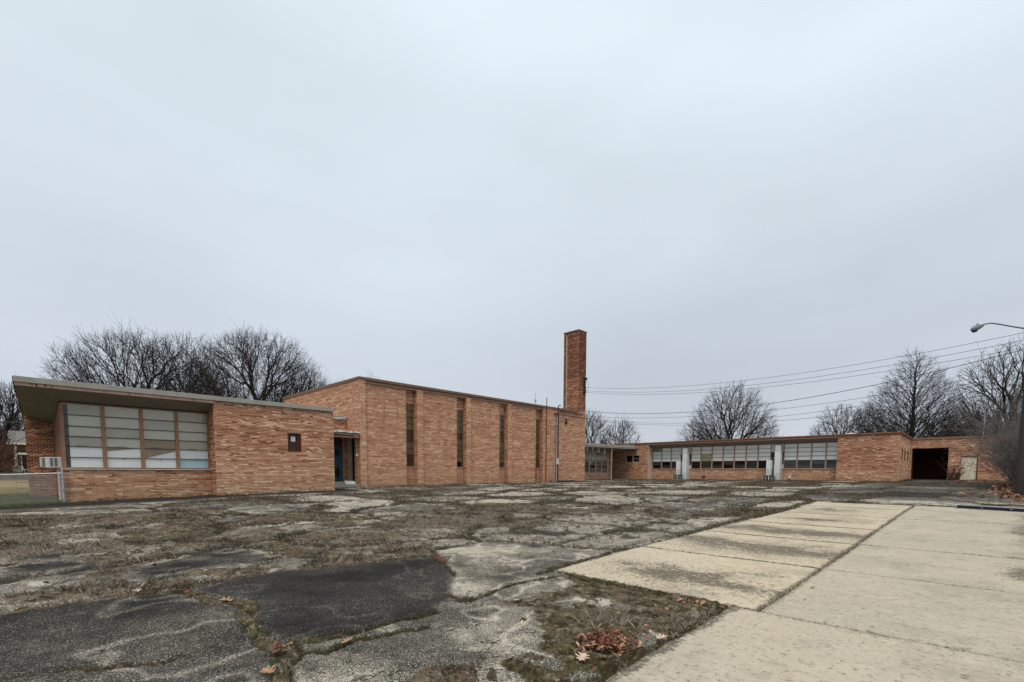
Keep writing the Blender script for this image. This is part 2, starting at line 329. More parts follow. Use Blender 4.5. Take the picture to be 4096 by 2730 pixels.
def voro(x, y, sc, s):
    gx, gy = x/sc[0], y/sc[1]; ix, iy = np.floor(gx).astype(np.int64), np.floor(gy).astype(np.int64)
    f1 = np.full(x.shape, 9.); f2 = np.full(x.shape, 9.); cid = np.zeros(x.shape)
    for a in (-1, 0, 1):
        for b in (-1, 0, 1):
            cx, cy = ix+a, iy+b; px = cx+.1+.8*hsh(cx, cy, s); py = cy+.1+.8*hsh(cx, cy, s+5); d = np.maximum(np.abs(px-gx), np.abs(py-gy))*.6 + .4*np.hypot(px-gx, py-gy)
            n = d < f1; f2 = np.where(n, f1, np.minimum(f2, d)); cid = np.where(n, hsh(cx, cy, s+9), cid); f1 = np.where(n, d, f1)
    return f1, f2-f1, cid
WALLS = [[(.9, 24.7), (5.8, 24.7), (5.8, 23.9), (11.2, 23.9), (11.2, 26.2)], [(13.9, 26.2), (36.6, 26.2), (36.6, 27.95), (46.8, 27.95), (46.8, 25.1), (47.6, 25.1), (47.6, 8), (46.8, 8), (46.8, 4.0), (55.9, 4.0), (55.9, -6)]]
CRACKS = [(C1,.10),(C1B,.085),(C2,.06),(C3,.035),(C4,.03),(C5,.025),(C6,.03),(C7,.05),(C8,.07),(C9,.05),(C10,.06),(C11,.13),(C12,.03),(C13,.07),(C14,.14)]
def fields(x, y):
    """vegetation cover, tone of the asphalt, open crack, and kind of dead/green growth at a place on the lot"""
    wx = x + (fbm(x*2.2, y*2.2, 3)-.5)*.5 + (fbm(x*9, y*9, 4, 3)-.5)*.12; wy = y + (fbm(x*2.2, y*2.2, 31)-.5)*.5 + (fbm(x*9, y*9, 41, 3)-.5)*.12
    hx = x + (fbm(x*6, y*6, 5, 3)-.5)*.12; hy = y + (fbm(x*6, y*6, 51, 3)-.5)*.12
    n1 = fbm(x*1.3, y*1.3, 11); n2 = fbm(x*5, y*5, 12); n3 = fbm(x*18, y*18, 13, 3)
    near = inpoly(hx, hy, NEARZ)
    veg = np.zeros(x.shape); crack = np.zeros(x.shape); lineveg = np.zeros(x.shape)
    for P, w in CRACKS:
        bx = [min(p[0] for p in P)-1, max(p[0] for p in P)+1, min(p[1] for p in P)-1, max(p[1] for p in P)+1]
        k = (x > bx[0]) & (x < bx[1]) & (y > bx[2]) & (y < bx[3])
        if not k.any(): continue
        d = linedist(hx[k], hy[k], P); ww = w*(.35+1.3*n2[k])
        veg[k] = np.maximum(veg[k], sstep(ww*1.25, ww*.55, d)); lineveg[k] = np.maximum(lineveg[k], sstep(ww*1.2, ww*.5, d)*(1. if P in (C3, C4, C5, C7, C8, C9, C12, C14, C10) else .45)); crack[k] = np.maximum(crack[k], sstep(.022+w*.30, .0, np.abs(d-ww*.85)))
    dm = polydist(wx, wy, MOSS); bare = sstep(.05, -.12, polydist(wx, wy, BARE))*(n2 < .62)
    veg = np.maximum(veg, sstep(.04, -.05, dm)*(1-.85*bare)*sstep(.34, .40, n2+.12*(dm < -.25)))
    for P in (BOT1, BOT2): veg = np.maximum(veg, sstep(.03, -.04, polydist(wx, wy, P)))
    mid = sstep(.25, -.25, polydist(wx, wy, MIDV)); w2x = wx + (n2-.5)*.7; w2y = wy + (n1-.5)*.7; plates = np.minimum.reduce([polydist(w2x, w2y, P) for P in (PL1, PL2, PL3)])
    cov = sstep(.475, .520, n1*.42+n2*.36+n3*.22 + .04) * sstep(-.10, .16, plates+(n2-.5)*.6)
    veg = np.maximum(veg, mid*cov*(~near))
    # plates of the far lot
    f1, e, cid = voro(x+(n1-.5)*1.0+y*.08, y+(n2-.5)*.5, (3.9, 3.0), 77); f1b, e2, cid2 = voro(x+(n2-.5)*.6, y+(n1-.5)*.8-.1*x, (2.1, 1.5), 99)
    far = (~near) & (mid < .5)
    pv = fbm(x*.35, y*.35, 21, 3)
    cw = .05+.16*sstep(.38, .62, pv)
    veg = np.where(far, np.maximum(veg, sstep(cw*1.6, cw*.7, e)*sstep(.30, .44, n2+.1)), veg)
    veg = np.where(far, np.maximum(veg, sstep(.57, .66, pv*.5+n1*.5+.01)*.95*sstep(.35, .5, n3)), veg)
    crack = np.where(far | ((mid >= .5) & ~near), np.maximum(crack, np.maximum(sstep(.10, .03, e), sstep(.07, 0, e2)*sstep(.4, .55, n1))), crack)
    grav = inpoly(wx, wy, GRAV); veg = np.where(grav, .85*sstep(.60, .66, n2)*sstep(.46, .56, n3+.04), veg)
    # tone: 0 dark smooth asphalt ... 1 pale worn plates
    tone = np.full(x.shape, .68) + (n1-.5)*1.1 + (n2-.5)*.35
    A = sstep(.06, -.10, polydist(hx, hy, PLA)); Bm = sstep(.05, -.10, polydist(hx, hy, PLB))
    tone = tone*(1-A) + A*(.19+(n1-.5)*.5+(n2-.5)*.2+.22*sstep(5.2, 4.2, y)); tone = tone*(1-Bm) + Bm*(.15+(n1-.5)*.4+(n2-.5)*.15)
    line = sstep(.05, .0, np.abs(fbm(x*1.1, y*1.1, 61, 3)-.5))*.35; tone = tone + near*line*(1-.5*Bm)
    edge = np.minimum(linedist(hx, hy, C1B), linedist(hx, hy, C2)); tone = tone + near*.3*sstep(.16, .05, edge)
    tone = np.where(far, .50 + .52*cid + (n1-.5)*.7 + (n2-.5)*.9 + (n3-.5)*.5 + .32*sstep(.20, .06, e) + .25*sstep(6, 14, x)*sstep(20.5, 17.5, y)*sstep(13, 15, y), tone)
    tone = np.where((mid >= .5) & ~near & (plates > 0), .42+.75*fbm(x*.9, y*1.3, 66, 4)+(n2-.5)*.9, tone); tone = np.where(grav, .82+(n2-.5)*.5-.5*sstep(.60, .70, n1), tone)
    smooth = sstep(23.5, 26, x)*sstep(6.5, 3.0, y); tone = tone*(1-smooth)+smooth*(.34+(cid-.5)*.45+(n1-.5)*.3); veg = veg*(1-.35*smooth)
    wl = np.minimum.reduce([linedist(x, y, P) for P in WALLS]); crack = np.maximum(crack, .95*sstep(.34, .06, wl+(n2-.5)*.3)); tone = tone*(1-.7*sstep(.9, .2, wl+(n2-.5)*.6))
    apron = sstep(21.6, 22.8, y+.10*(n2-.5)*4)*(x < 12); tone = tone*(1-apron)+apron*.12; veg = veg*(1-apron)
    tone = np.where(plates < 0, .40+(n1-.5)*1.3+(n2-.5)*.5+.35*sstep(-.30, -.05, plates)*sstep(.42, .56, n2), tone)
    green = np.clip(.25+1.3*(fbm(x*.8, y*.8, 91, 3)-.5) + .55*(dm < .1) + .6*lineveg, 0, 1); crack = np.maximum(crack, .62*lineveg*sstep(.38, .52, n3))
    return np.clip(veg, 0, 1), np.clip(tone, 0, 1), np.clip(crack, 0, 1), green

# concrete slabs: x breaks and the two strips
XB = [5.40, 8.38, 11.53, 14.36, 17.48, 20.14, 21.98]
TL = {5.40: 4.46, 8.38: 4.62, 11.53: 4.63, 14.36: 4.60, 17.48: 4.45, 20.14: 4.38, 21.98: 4.42}
YJ = {5.40: 1.56, 8.38: 1.555, 11.53: 1.56, 14.36: 1.56, 17.48: 1.51, 20.14: 1.44, 21.98: 1.39}
def slab_cover(x, y):
    yl = np.interp(x, XB, [TL[b] for b in XB]); tan = (x > 5.46) & (x < 21.9) & (y < yl-.08) & (y > -6)
    return tan | ((x <= 5.46) & (y < 1.76) & (y > -6) & (x > -4))
def mat_ground():
    m, nt, b = new_mat('worn_asphalt'); veg, tone, crk, grn = attr(nt, 'veg'), attr(nt, 'tone'), attr(nt, 'crack'), attr(nt, 'green')
    v = nd(nt, 'TexVoronoi'); v.inputs['Scale'].default_value = 88; nt.links.new(coords(nt), v.inputs['Vector']); s = nd(nt, 'SeparateColor'); nt.links.new(v.outputs['Color'], s.inputs[0])
    f = noise(nt, 130, 3, .7); mid = noise(nt, 5, 5, .65)
    base = rampn(nt, math_(nt, 'ADD', tone, rng(nt, mid, .3, .7, -.12, .12)), [(0, (.015, .014, .0145)), (.3, (.034, .031, .029)), (.55, (.112, .100, .083)), (.8, (.30, .265, .21)), (1, (.66, .58, .455))])
    thr = math_(nt, 'SUBTRACT', .88, math_(nt, 'MULTIPLY', tone, .78))
    stone = rng(nt, math_(nt, 'SUBTRACT', s.outputs[0], thr), 0, .03); inner = rng(nt, v.outputs['Distance'], .30, .52, 1, 0)
    sc = rampn(nt, s.outputs[1], [(0, (.21, .185, .145)), (.5, (.50, .44, .345)), (1, (.82, .74, .59))])
    v2 = nd(nt, 'TexVoronoi'); v2.inputs['Scale'].default_value = 210; nt.links.new(coords(nt), v2.inputs['Vector']); s2 = nd(nt, 'SeparateColor'); nt.links.new(v2.outputs['Color'], s2.inputs[0]); small = math_(nt, 'MULTIPLY', rng(nt, s2.outputs[0], .62, .70), rng(nt, v2.outputs['Distance'], .3, .55, 1, 0)); vis = rng(nt, tone, .05, .6, .20, 1); base = mixc(nt, math_(nt, 'MULTIPLY', small, math_(nt, 'MULTIPLY', vis, .75)), base, sc); patch = rng(nt, noise(nt, 3.2, 4, .65), .35, .62, .35, 1)
    c = mixc(nt, math_(nt, 'MULTIPLY', math_(nt, 'MULTIPLY', stone, inner), math_(nt, 'MULTIPLY', vis, patch)), base, sc)
    pit = rng(nt, v.outputs['Distance'], .42, .66, 0, .72); c = mixc(nt, math_(nt, 'MULTIPLY', pit, rng(nt, tone, .15, .5, .35, 1)), c, (.035, .032, .028))
    ve = nd(nt, 'TexVoronoi', feature='DISTANCE_TO_EDGE'); ve.inputs['Scale'].default_value = 3.6; dn = nd(nt, 'VectorMath', operation='ADD'); nn = nd(nt, 'TexNoise'); nn.inputs['Scale'].default_value = 6; nt.links.new(coords(nt), nn.inputs['Vector']); sc3 = nd(nt, 'VectorMath', operation='SCALE'); sc3.inputs['Scale'].default_value = .35; nt.links.new(nn.outputs['Color'], sc3.inputs[0]); nt.links.new(coords(nt), dn.inputs[0]); nt.links.new(sc3.outputs[0], dn.inputs[1]); nt.links.new(dn.outputs[0], ve.inputs['Vector'])
    hair = math_(nt, 'MULTIPLY', rng(nt, ve.outputs['Distance'], .012, .035, 1, 0), math_(nt, 'MULTIPLY', rng(nt, noise(nt, .9, 3, .6), .45, .56), rng(nt, tone, .25, .5))); c = mixc(nt, math_(nt, 'MULTIPLY', hair, .85), c, (.03, .026, .02))
    c = mixc(nt, math_(nt, 'MULTIPLY', crk, rng(nt, f, .3, .6, .55, .95)), c, (.028, .024, .019))
    vc = mixc(nt, grn, (.18, .135, .095), (.072, .066, .018)); vc = mixc(nt, rng(nt, noise(nt, 2.6, 5, .7, coords(nt, (1, 1, 0))), .44, .60, 0, .75), vc, (.105, .066, .042)); vc = mixc(nt, rng(nt, noise(nt, 11, 5, .7), .50, .62, 0, .8), vc, (.28, .235, .185)); vc = mixc(nt, rng(nt, noise(nt, 7, 6, .75), .495, .58, 0, .92), vc, (.028, .022, .014)); vc = mixc(nt, rng(nt, f, .4, .7, 0, .6), vc, (.045, .034, .020))
    vm_ = rng(nt, math_(nt, 'ADD', veg, rng(nt, f, .3, .7, -.28, .28)), .35, .62); c = mixc(nt, vm_, c, vc)
    c = mixc(nt, math_(nt, 'MULTIPLY', math_(nt, 'MULTIPLY', crk, vm_), rng(nt, f, .3, .6, .5, .95)), c, (.022, .020, .012)); nt.links.new(c, b.inputs['Base Color']); b.inputs['Roughness'].default_value = .95; b.inputs['Specular IOR Level'].default_value = .03
    h = math_(nt, 'ADD', math_(nt, 'MULTIPLY', v.outputs['Distance'], -1.), math_(nt, 'MULTIPLY', f, .8)); bump(nt, b, h, .55, .006); return m
def mat_lawn(name, a, bcol, c3):
    m, nt, b = new_mat(name); n = noise(nt, .35, 4, .6); n2 = noise(nt, 6, 5, .7); g = nd(nt, 'NewGeometry'); s = nd(nt, 'SeparateXYZ'); nt.links.new(g.outputs['Position'], s.inputs[0])
    far = rng(nt, s.outputs['Y'], 31, 37, 0, 1)
    c = mixc(nt, rng(nt, n, .4, .6, 0, .6), a, bcol); c = mixc(nt, far, c, c3); c = mixc(nt, rng(nt, n2, .4, .7, 0, .6), c, tuple(k*.5 for k in a))
    nt.links.new(c, b.inputs['Base Color']); b.inputs['Roughness'].default_value = .95; b.inputs['Specular IOR Level'].default_value = .05; bump(nt, b, n2, .6, .05); return m
def make_ground():
    rr = np.concatenate([[.05, .5], np.geomspace(1.0, 75, 640), np.geomspace(80, 900, 14)])
    c0 = math.atan2(.6955, .7185); th = np.concatenate([c0+np.linspace(-R(58), R(58), 860), c0+np.linspace(R(58), R(302), 90)[1:-1]]); nA = len(th)
    x = rr[:, None]*np.cos(th)[None, :]; y = rr[:, None]*np.sin(th)[None, :]; z = H(x, y)
    veg, tone, crk, grn = fields(x, y); cov = slab_cover(x, y)
    lump = (fbm(x*14, y*14, 71, 3)-.5)
    fade = 1/(1+(np.hypot(x, y)/25)**2)
    pa = sstep(.05, -.06, polydist(x, y, PLA)); pb = sstep(.05, -.06, polydist(x, y, PLB)); f1, e, cid = voro(x+y*.08, y, (3.9, 3.0), 77)
    z = z + veg*(.012+.055*lump)*fade - crk*.045*fade + (fbm(x*.9, y*.9, 72, 3)-.5)*.045 + pa*(.012+.006*(y-4)) + pb*(.020-.008*(x-3)) + (cid-.5)*.03*(~inpoly(x, y, NEARZ)) + (fbm(x*40, y*40, 73, 2)-.5)*.006*fade
    z = np.where(cov, H(x, y)-.07, z); tone = np.where(cov, .05, tone); crk = np.where(cov, .8, crk)
    V = np.stack([x, y, z], -1).reshape(-1, 3)
    nR = len(rr); i, j = np.meshgrid(np.arange(nR-1), np.arange(nA), indexing='ij'); j2 = (j+1) % nA
    F = np.stack([i*nA+j, (i+1)*nA+j, (i+1)*nA+j2, i*nA+j2], -1).reshape(-1, 4)
    cx = V[F, 0].mean(1); cy = V[F, 1].mean(1)
    jx = cx+(fbm(cx*1.5, cy*1.5, 81)-.5)*.7; jy = cy+(fbm(cx*1.5, cy*1.5, 82)-.5)*.5
    lawn = inpoly(jx, jy, LAWN) | (cx > 62) | (cy > 45); br = inpoly(jx, jy, BRUSH) & ~lawn
    core = (cx > 1.2) & (cx < 46) & (cy > 27) & (cy < 40)
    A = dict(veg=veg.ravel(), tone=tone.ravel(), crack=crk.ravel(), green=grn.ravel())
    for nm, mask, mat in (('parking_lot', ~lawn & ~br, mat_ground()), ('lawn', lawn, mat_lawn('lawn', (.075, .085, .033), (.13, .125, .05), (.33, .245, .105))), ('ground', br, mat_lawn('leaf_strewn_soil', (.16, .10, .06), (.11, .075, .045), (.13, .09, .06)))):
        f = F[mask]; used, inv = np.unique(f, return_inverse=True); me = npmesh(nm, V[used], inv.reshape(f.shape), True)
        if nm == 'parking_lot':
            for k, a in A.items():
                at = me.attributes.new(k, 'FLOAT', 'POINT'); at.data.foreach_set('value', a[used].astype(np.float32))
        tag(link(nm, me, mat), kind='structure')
make_ground()

def mat_slab():
    m, nt, b = new_mat('concrete'); gr, warm = attr(nt, 'grime'), attr(nt, 'warm')
    n = noise(nt, 2.0, 6, .65, coords(nt, (1.6, .7, 1))); st = noise(nt, 24, 6, .75, coords(nt, (1.1, .8, 1))); f = noise(nt, 160, 2, .6); bl = noise(nt, .7, 4, .6)
    c = mixc(nt, warm, (.44, .395, .315), (.62, .505, .355)); c = mixc(nt, rng(nt, n, .3, .7, 0, .35), c, (.37, .305, .215)); c = mixc(nt, rng(nt, bl, .45, .65, 0, .25), c, (.60, .52, .40))
    c = mixc(nt, rng(nt, st, .52, .70, 0, .5), c, (.30, .26, .195)); md = noise(nt, 7, 6, .75, coords(nt, (1.3, .6, 1))); c = mixc(nt, rng(nt, md, .54, .68, 0, .42), c, (.25, .215, .16)); m2 = noise(nt, 1.1, 5, .7); c = mixc(nt, rng(nt, m2, .50, .64, 0, .45), c, (.27, .235, .18)); c = mixc(nt, rng(nt, md, .30, .42, .4, 0), c, (.66, .58, .45)); c = mixc(nt, rng(nt, f, .54, .66, 0, .65), c, (.17, .145, .11))
    g = rng(nt, math_(nt, 'ADD', math_(nt, 'MULTIPLY', gr, 1.1), rng(nt, st, .35, .65, -.85, .75)), .25, .95); c = mixc(nt, math_(nt, 'MULTIPLY', g, .88), c, (.10, .085, .065))
    nt.links.new(c, b.inputs['Base Color']); b.inputs['Roughness'].default_value = .95; b.inputs['Specular IOR Level'].default_value = .06; bump(nt, b, math_(nt, 'ADD', f, st), .3, .004); return m
MSLAB = mat_slab()
pave = empty('concrete_pavement', (5.4, 1.6, -1.5), kind='structure')
def slab(c4, warm, grime, seed, nx=60, ny=60):
    """one poured slab: four plan corners (near-left, near-right, far-right, far-left)"""
    c4 = np.array(c4, float); u, v = np.meshgrid(np.linspace(0, 1, nx), np.linspace(0, 1, ny), indexing='ij')
    P = ((1-u)*(1-v))[..., None]*c4[0] + (u*(1-v))[..., None]*c4[1] + (u*v)[..., None]*c4[2] + ((1-u)*v)[..., None]*c4[3]
    x, y = P[..., 0].copy(), P[..., 1].copy()
    ed = np.minimum(np.minimum(u, 1-u), np.minimum(v, 1-v)); wob = sstep(.05, 0, ed)
    x += wob*(fbm(x*5+seed, y*5, 7)-.5)*.05; y += wob*(fbm(x*5, y*5+seed, 8)-.5)*.05
    top = H(x, y)+.012+(hsh(np.int64(seed), np.int64(3), 1)-.5)*.012 - wob*.006*fbm(x*30, y*30, 9, 2) + (fbm(x*.8, y*.8, 6)-.5)*.02
    g = grime(x, y, u, v); w = np.clip(warm + (fbm(x*.6, y*.6, 15)-.5)*.5, 0, 1)
    bot = top-.13; V = np.concatenate([np.stack([x, y, top], -1).reshape(-1, 3), np.stack([x, y, bot], -1).reshape(-1, 3)])
    i, j = np.meshgrid(np.arange(nx-1), np.arange(ny-1), indexing='ij'); F = np.stack([i*ny+j, (i+1)*ny+j, (i+1)*ny+j+1, i*ny+j+1], -1).reshape(-1, 4)
    loop = [k*ny for k in range(nx)] + [(nx-1)*ny+k for k in range(1, ny)] + [k*ny+ny-1 for k in range(nx-2, -1, -1)] + [k for k in range(ny-2, 0, -1)]
    n0 = nx*ny; S = [(loop[k], loop[k]+n0, loop[(k+1) % len(loop)]+n0, loop[(k+1) % len(loop)]) for k in range(len(loop))]
    me = npmesh('slab', V, np.concatenate([F, np.array(S)]), False)
    for nm, a in (('grime', g), ('warm', w)):
        at = me.attributes.new(nm, 'FLOAT', 'POINT'); at.data.foreach_set('value', np.concatenate([a.ravel(), a.ravel()*0+1 if nm == 'grime' else a.ravel()]).astype(np.float32))
    return link('slab', me, MSLAB, pave)
def edge_g(u, v): return .5*sstep(.014, 0, np.minimum(np.minimum(u, 1-u), np.minimum(v, 1-v)))
GB = [(6.35, 2.6, .35, 1.2), (9.9, 3.0, .45, 1.5), (12.9, 3.1, .5, 1.6), (15.8, 3.2, .35, 1.2), (18.8, 3.4, .5, 1.0), (21, 3, .3, 1)]
GA = [.95, 1.3, 1.5, .6, .5, .1]
for k in range(6):
    a, b_ = XB[k], XB[k+1]; g = .034
    bx, by, sx, sy = GB[k]
    def gr(x, y, u, v, bx=bx, by=by, sx=sx, sy=sy, am=GA[k]):
        n = fbm(x*1.2, y*1.0, 33, 4); n5 = fbm(x*4, y*2.5, 37, 4); return np.clip(am*1.55*np.exp(-(np.abs(x-bx-(n-.5)*1.2)/(sx*1.5))**1.5-(np.abs(y-by)/(sy*1.1))**2)*(.15+1.5*n*n5*2) + edge_g(u, v)*1.4, 0, 1)
    slab([(a+g, YJ[a]+g+.012*(k < 1)), (b_-g, YJ[b_]+g+.02*(k > 0)), (b_-g, TL[b_]-.02), (a+g, TL[a]-.02)], .85-.02*k, gr, 10+k)
def gr2(x, y, u, v):
    n = fbm(x*.8, y*.8, 34, 4); yr = -.3-.045*(x-5); return np.clip(sstep(.10, -.5, (y-yr)-(n-.5)*1.3)*.95*sstep(7.5, 10.5, x+2*n) + edge_g(u, v)*.7, 0, 1)
for k in range(5):
    a, b_ = [XB[0], XB[1], XB[2], XB[3], XB[4], XB[6]][k:k+2]; g = .018
    slab([(a+g-.2*(k == 0)*0, -4.6), (b_-g, -4.6), (b_-g, YJ[b_]-g-.02*(k > 0)), (a+g, YJ[a]-g)], .28, gr2, 30+k, 60, 90)
slab([(-3.2, -4.6), (5.385, -4.6), (5.385, 1.83), (-3.2, 1.74)], .42, lambda x, y, u, v: np.clip(edge_g(u, v)*.3 + .9*sstep(.10, 0, 1.80-y-(fbm(x*4, y*4, 36)-.5)*.22), 0, 1), 50, 220, 260)
# ------------------------------------------------------------------ brick walls
BL, BH, JT, PROUD = .203, .0677, .012, .007
ZREF = -2.0
_bm_cache = {}
def brick_mesh(ax, l, h, d, tone, mat):
    key = (ax, round(l, 2), round(h, 3), round(tone*14), mat.name)
    if key in _bm_cache: return _bm_cache[key]
    l, h = round(l, 2)/2, round(h, 3)/2
    V = []
    for s in (0, -d):      # back ring then front ring
        for (a, c) in ((-l, -h), (l, -h), (l, h), (-l, h)): V.append((a, s, c) if ax == 'Y' else (s, a, c))
    F = [(4, 5, 6, 7), (0, 1, 5, 4), (1, 2, 6, 5), (2, 3, 7, 6), (3, 0, 4, 7)]
    if ax == 'X': F = [f[::-1] for f in F]
    me = bpy.data.meshes.new('brick'); me.from_pydata(V, [], F); me.update(); me.materials.append(mat)
    at = me.attributes.new('tone', 'FLOAT', 'FACE'); at.data.foreach_set('value', np.full(5, round(tone*14)/14, np.float32))
    _bm_cache[key] = me; return me
class Bricks:
    def __init__(s): s.rows = []          # ax, sign, const, u, z, l, h, tone
    def wall(s, ax, const, u0, u1, z0, z1, holes=(), shift=0., stack=False, seed=0, red=0., mild=None):
        mild = (20 <= seed < 80) if mild is None else mild
        rnd = random.Random(seed*7919+17)
        k0 = int(math.floor((z0-ZREF)/BH)); k1 = int(math.ceil((z1-ZREF)/BH))
        for k in range(k0, k1):
            za, zb = max(z0, ZREF+k*BH+JT/2), min(z1, ZREF+(k+1)*BH-JT/2)
            if zb-za < .02: continue
            zc = (za+zb)/2; L_ = .1015 if stack else BL; off = 0 if (stack or k % 2) else BL/2
            u = u0 - ((u0+off) % L_) ; tone = .5; run = 0
            ivs = [(u0, u1)]
            for (a, b, c, d) in holes:
                if c < zc < d: ivs = [q for (p, r) in ivs for q in ((p, min(r, a)), (max(p, b), r)) if q[1]-q[0] > .02]
            band = .5+.06*math.sin(k*1.7+seed)+.05*math.sin(k*.53)
            while u < u1:
                if run <= 0:
                    q = rnd.random(); run = rnd.choice((1, 1, 1, 1, 2, 2, 3))
                    tone = band + rnd.uniform(-.12, .12)
                    if q < (.11 if mild else .15): tone = rnd.uniform(.68, .82 if mild else .92)
                    elif q < (.17 if mild else .24): tone = rnd.uniform(.20 if mild else .14, .32)
                run -= 1; a0, b0 = u+JT/2, u+L_-JT/2
                t = tone + rnd.uniform(-.06, .06) + shift + red*(-.1 if zc > .3 else .10)
                for (p, r) in ivs:
                    a, b = max(a0, p), min(b0, r)
                    if b-a > .02: s.rows.append((0 if ax == 'Y' else 1, const, (a+b)/2, zc, b-a, zb-za, min(1, max(0, t)), rnd.uniform(-.0015, .0015)))
                u += L_
    def finish(s, root, mat, n_single=300):
        A = np.array(s.rows); ax, const, u, z = A[:, 0], A[:, 1], A[:, 2], A[:, 3]
        x = np.where(ax == 0, u, const); y = np.where(ax == 0, const, u)
        d = np.sqrt(x*x+y*y+z*z); cosv = np.abs(np.where(ax == 0, y, x))/d
        vis = (A[:, 4] > .15)
        fwd = (.7185*x+.6955*y); pxx = 2057+1880*(.6955*x-.7185*y)/fwd; vis &= (pxx > -20) & (pxx < 4110)
        score = A[:, 4]*A[:, 5]*cosv/d**2*np.where(vis, 1, 0)
        idx = np.argsort(-score)[:n_single]; single = np.zeros(len(A), bool); single[idx] = True; single &= vis
        off = root.location
        for i in np.nonzero(single)[0]:
            me = brick_mesh('Y' if ax[i] == 0 else 'X', A[i, 4], A[i, 5], PROUD+A[i, 7], A[i, 6], mat)
            o = bpy.data.objects.new('brick', me); COL.objects.link(o); o.parent = root
            o.location = (x[i]-off.x, y[i]-off.y, z[i]-off.z)
        B = A[~single]; n = len(B)
        if n == 0: return
        l, h, dp = B[:, 4]/2, B[:, 5]/2, PROUD+B[:, 7]; V = np.zeros((n, 8, 3)); q = 0
        for sgn in (0, 1):
            for (a, c) in ((-1, -1), (1, -1), (1, 1), (-1, 1)):
                uu = B[:, 2]+a*l; pp = B[:, 1]-sgn*dp
                V[:, q, 0] = np.where(B[:, 0] == 0, uu, pp); V[:, q, 1] = np.where(B[:, 0] == 0, pp, uu); V[:, q, 2] = B[:, 3]+c*h; q += 1
        F0 = np.array([(4, 5, 6, 7), (0, 1, 5, 4), (1, 2, 6, 5), (2, 3, 7, 6), (3, 0, 4, 7)])
        F = np.where((B[:, 0] == 0)[:, None, None], F0[None], F0[None, :, ::-1]) + (np.arange(n)*8)[:, None, None]
        me = npmesh('brickwork', V.reshape(-1, 3), F.reshape(-1, 4)); at = me.attributes.new('tone', 'FLOAT', 'FACE'); at.data.foreach_set('value', np.repeat(B[:, 6], 5).astype(np.float32))
        o = link('brickwork', me, mat, root); o['kind'] = 'stuff'
def wallbox(mb, ax, front, back, u0, u1, z0, z1, holes=()):
    """solid wall with rectangular openings, built from butted blocks"""
    us = sorted({u0, u1, *[min(max(h[0], u0), u1) for h in holes], *[min(max(h[1], u0), u1) for h in holes]})
    for a, b in zip(us, us[1:]):
        m = (a+b)/2; zs = [(z0, z1)]
        for h in holes:
            if h[0] < m < h[1]: zs = [q for (p, r) in zs for q in ((p, min(r, h[2])), (max(p, h[3]), r)) if q[1]-q[0] > 1e-4]
        for (p, r) in zs:
            if ax == 'Y': mb.box(a, b, front, back, p, r)
            else: mb.box(front, back, a, b, p, r)
def bx(name, mat, parent, *a, bevel=0):
    return MB().box(*a).build(name, M[mat], parent, bevel)
def pbox(ax, p0, p1, u0, u1, z0, z1):
    return (u0, u1, p0, p1, z0, z1) if ax == 'Y' else (p0, p1, u0, u1, z0, z1)
def sash_window(root, ax, plane, u0, u1, zs, fills, fw=.05, framemat='frame_tan', barmat='dark', glass='glass', left=True, right=True, bar=.022, name='window', thick=.09, label=None):
    """one bay of stacked lights: posts, bars, panes and the board or blind behind each pane"""
    mb = MB()
    mb.box(*pbox(ax, plane-.03, plane+thick, u0, u0+fw, zs[0]-.0, zs[-1])); mb.box(*pbox(ax, plane-.03, plane+thick, u1-fw, u1, zs[0], zs[-1]))
    a, b = u0+fw, u1-fw
    mb.box(*pbox(ax, plane-.015, plane+thick-.01, a, b, zs[-1]-.035, zs[-1])); mb.box(*pbox(ax, plane-.02, plane+thick-.01, a, b, zs[0], zs[0]+.035))
    w = mb.build(name, M[framemat], root)
    if label: w['label'] = label
    a, b = u0+fw, u1-fw
    for z in zs[1:-1]: MB().box(*pbox(ax, plane-.012, plane+thick-.02, a, b, z-bar/2, z+bar/2)).build('glazing_bar', M[barmat], w)
    for i, (z0, z1) in enumerate(zip(zs, zs[1:])):
        lo = z0+(.035 if i == 0 else bar/2); hi = z1-(.035 if i == len(zs)-2 else bar/2)
        g = MB().box(*pbox(ax, plane+.012, plane+.018, a, b, lo, hi)).build('pane', M[glass], w)
        f = fills[i]
        if f: MB().box(*pbox(ax, plane+.045, plane+.055, a, b, lo, hi)).build('blind' if f in ('blind', 'blind_dull', 'tanboard') else 'board', M[f], w)
    return w

# ================================================================== LEFT CLASSROOM WING
lw = empty('school_wing', (5.5, 24.4, -1.1), 'brick classroom wing with deep sloping eaves over tall four-bay window, beside the fence', 'building')
BK = Bricks(); WZ = -1.7
mbw = MB()
YF, YW = 23.97, 24.77
win_hole = (8.88, 9.54, .88, 1.84)
wallbox(mbw, 'Y', YF, YF+.3, 5.80, 11.19, WZ, 3.03, [win_hole])
BK.wall('Y', YF, 5.80, 11.19, -1.25, 3.035, [win_hole], seed=1, red=.6, shift=.03)
wallbox(mbw, 'X', 5.80, 6.1, YF+.3, 24.90, WZ, 2.92); BK.wall('X', 5.80, YF, 24.87, -1.3, 2.9, seed=2, shift=-.1)
wallbox(mbw, 'Y', YW, YW+.3, .93, 5.80, WZ, .0); BK.wall('Y', YW, .93, 5.80, -1.45, .0, seed=3, shift=-.02)
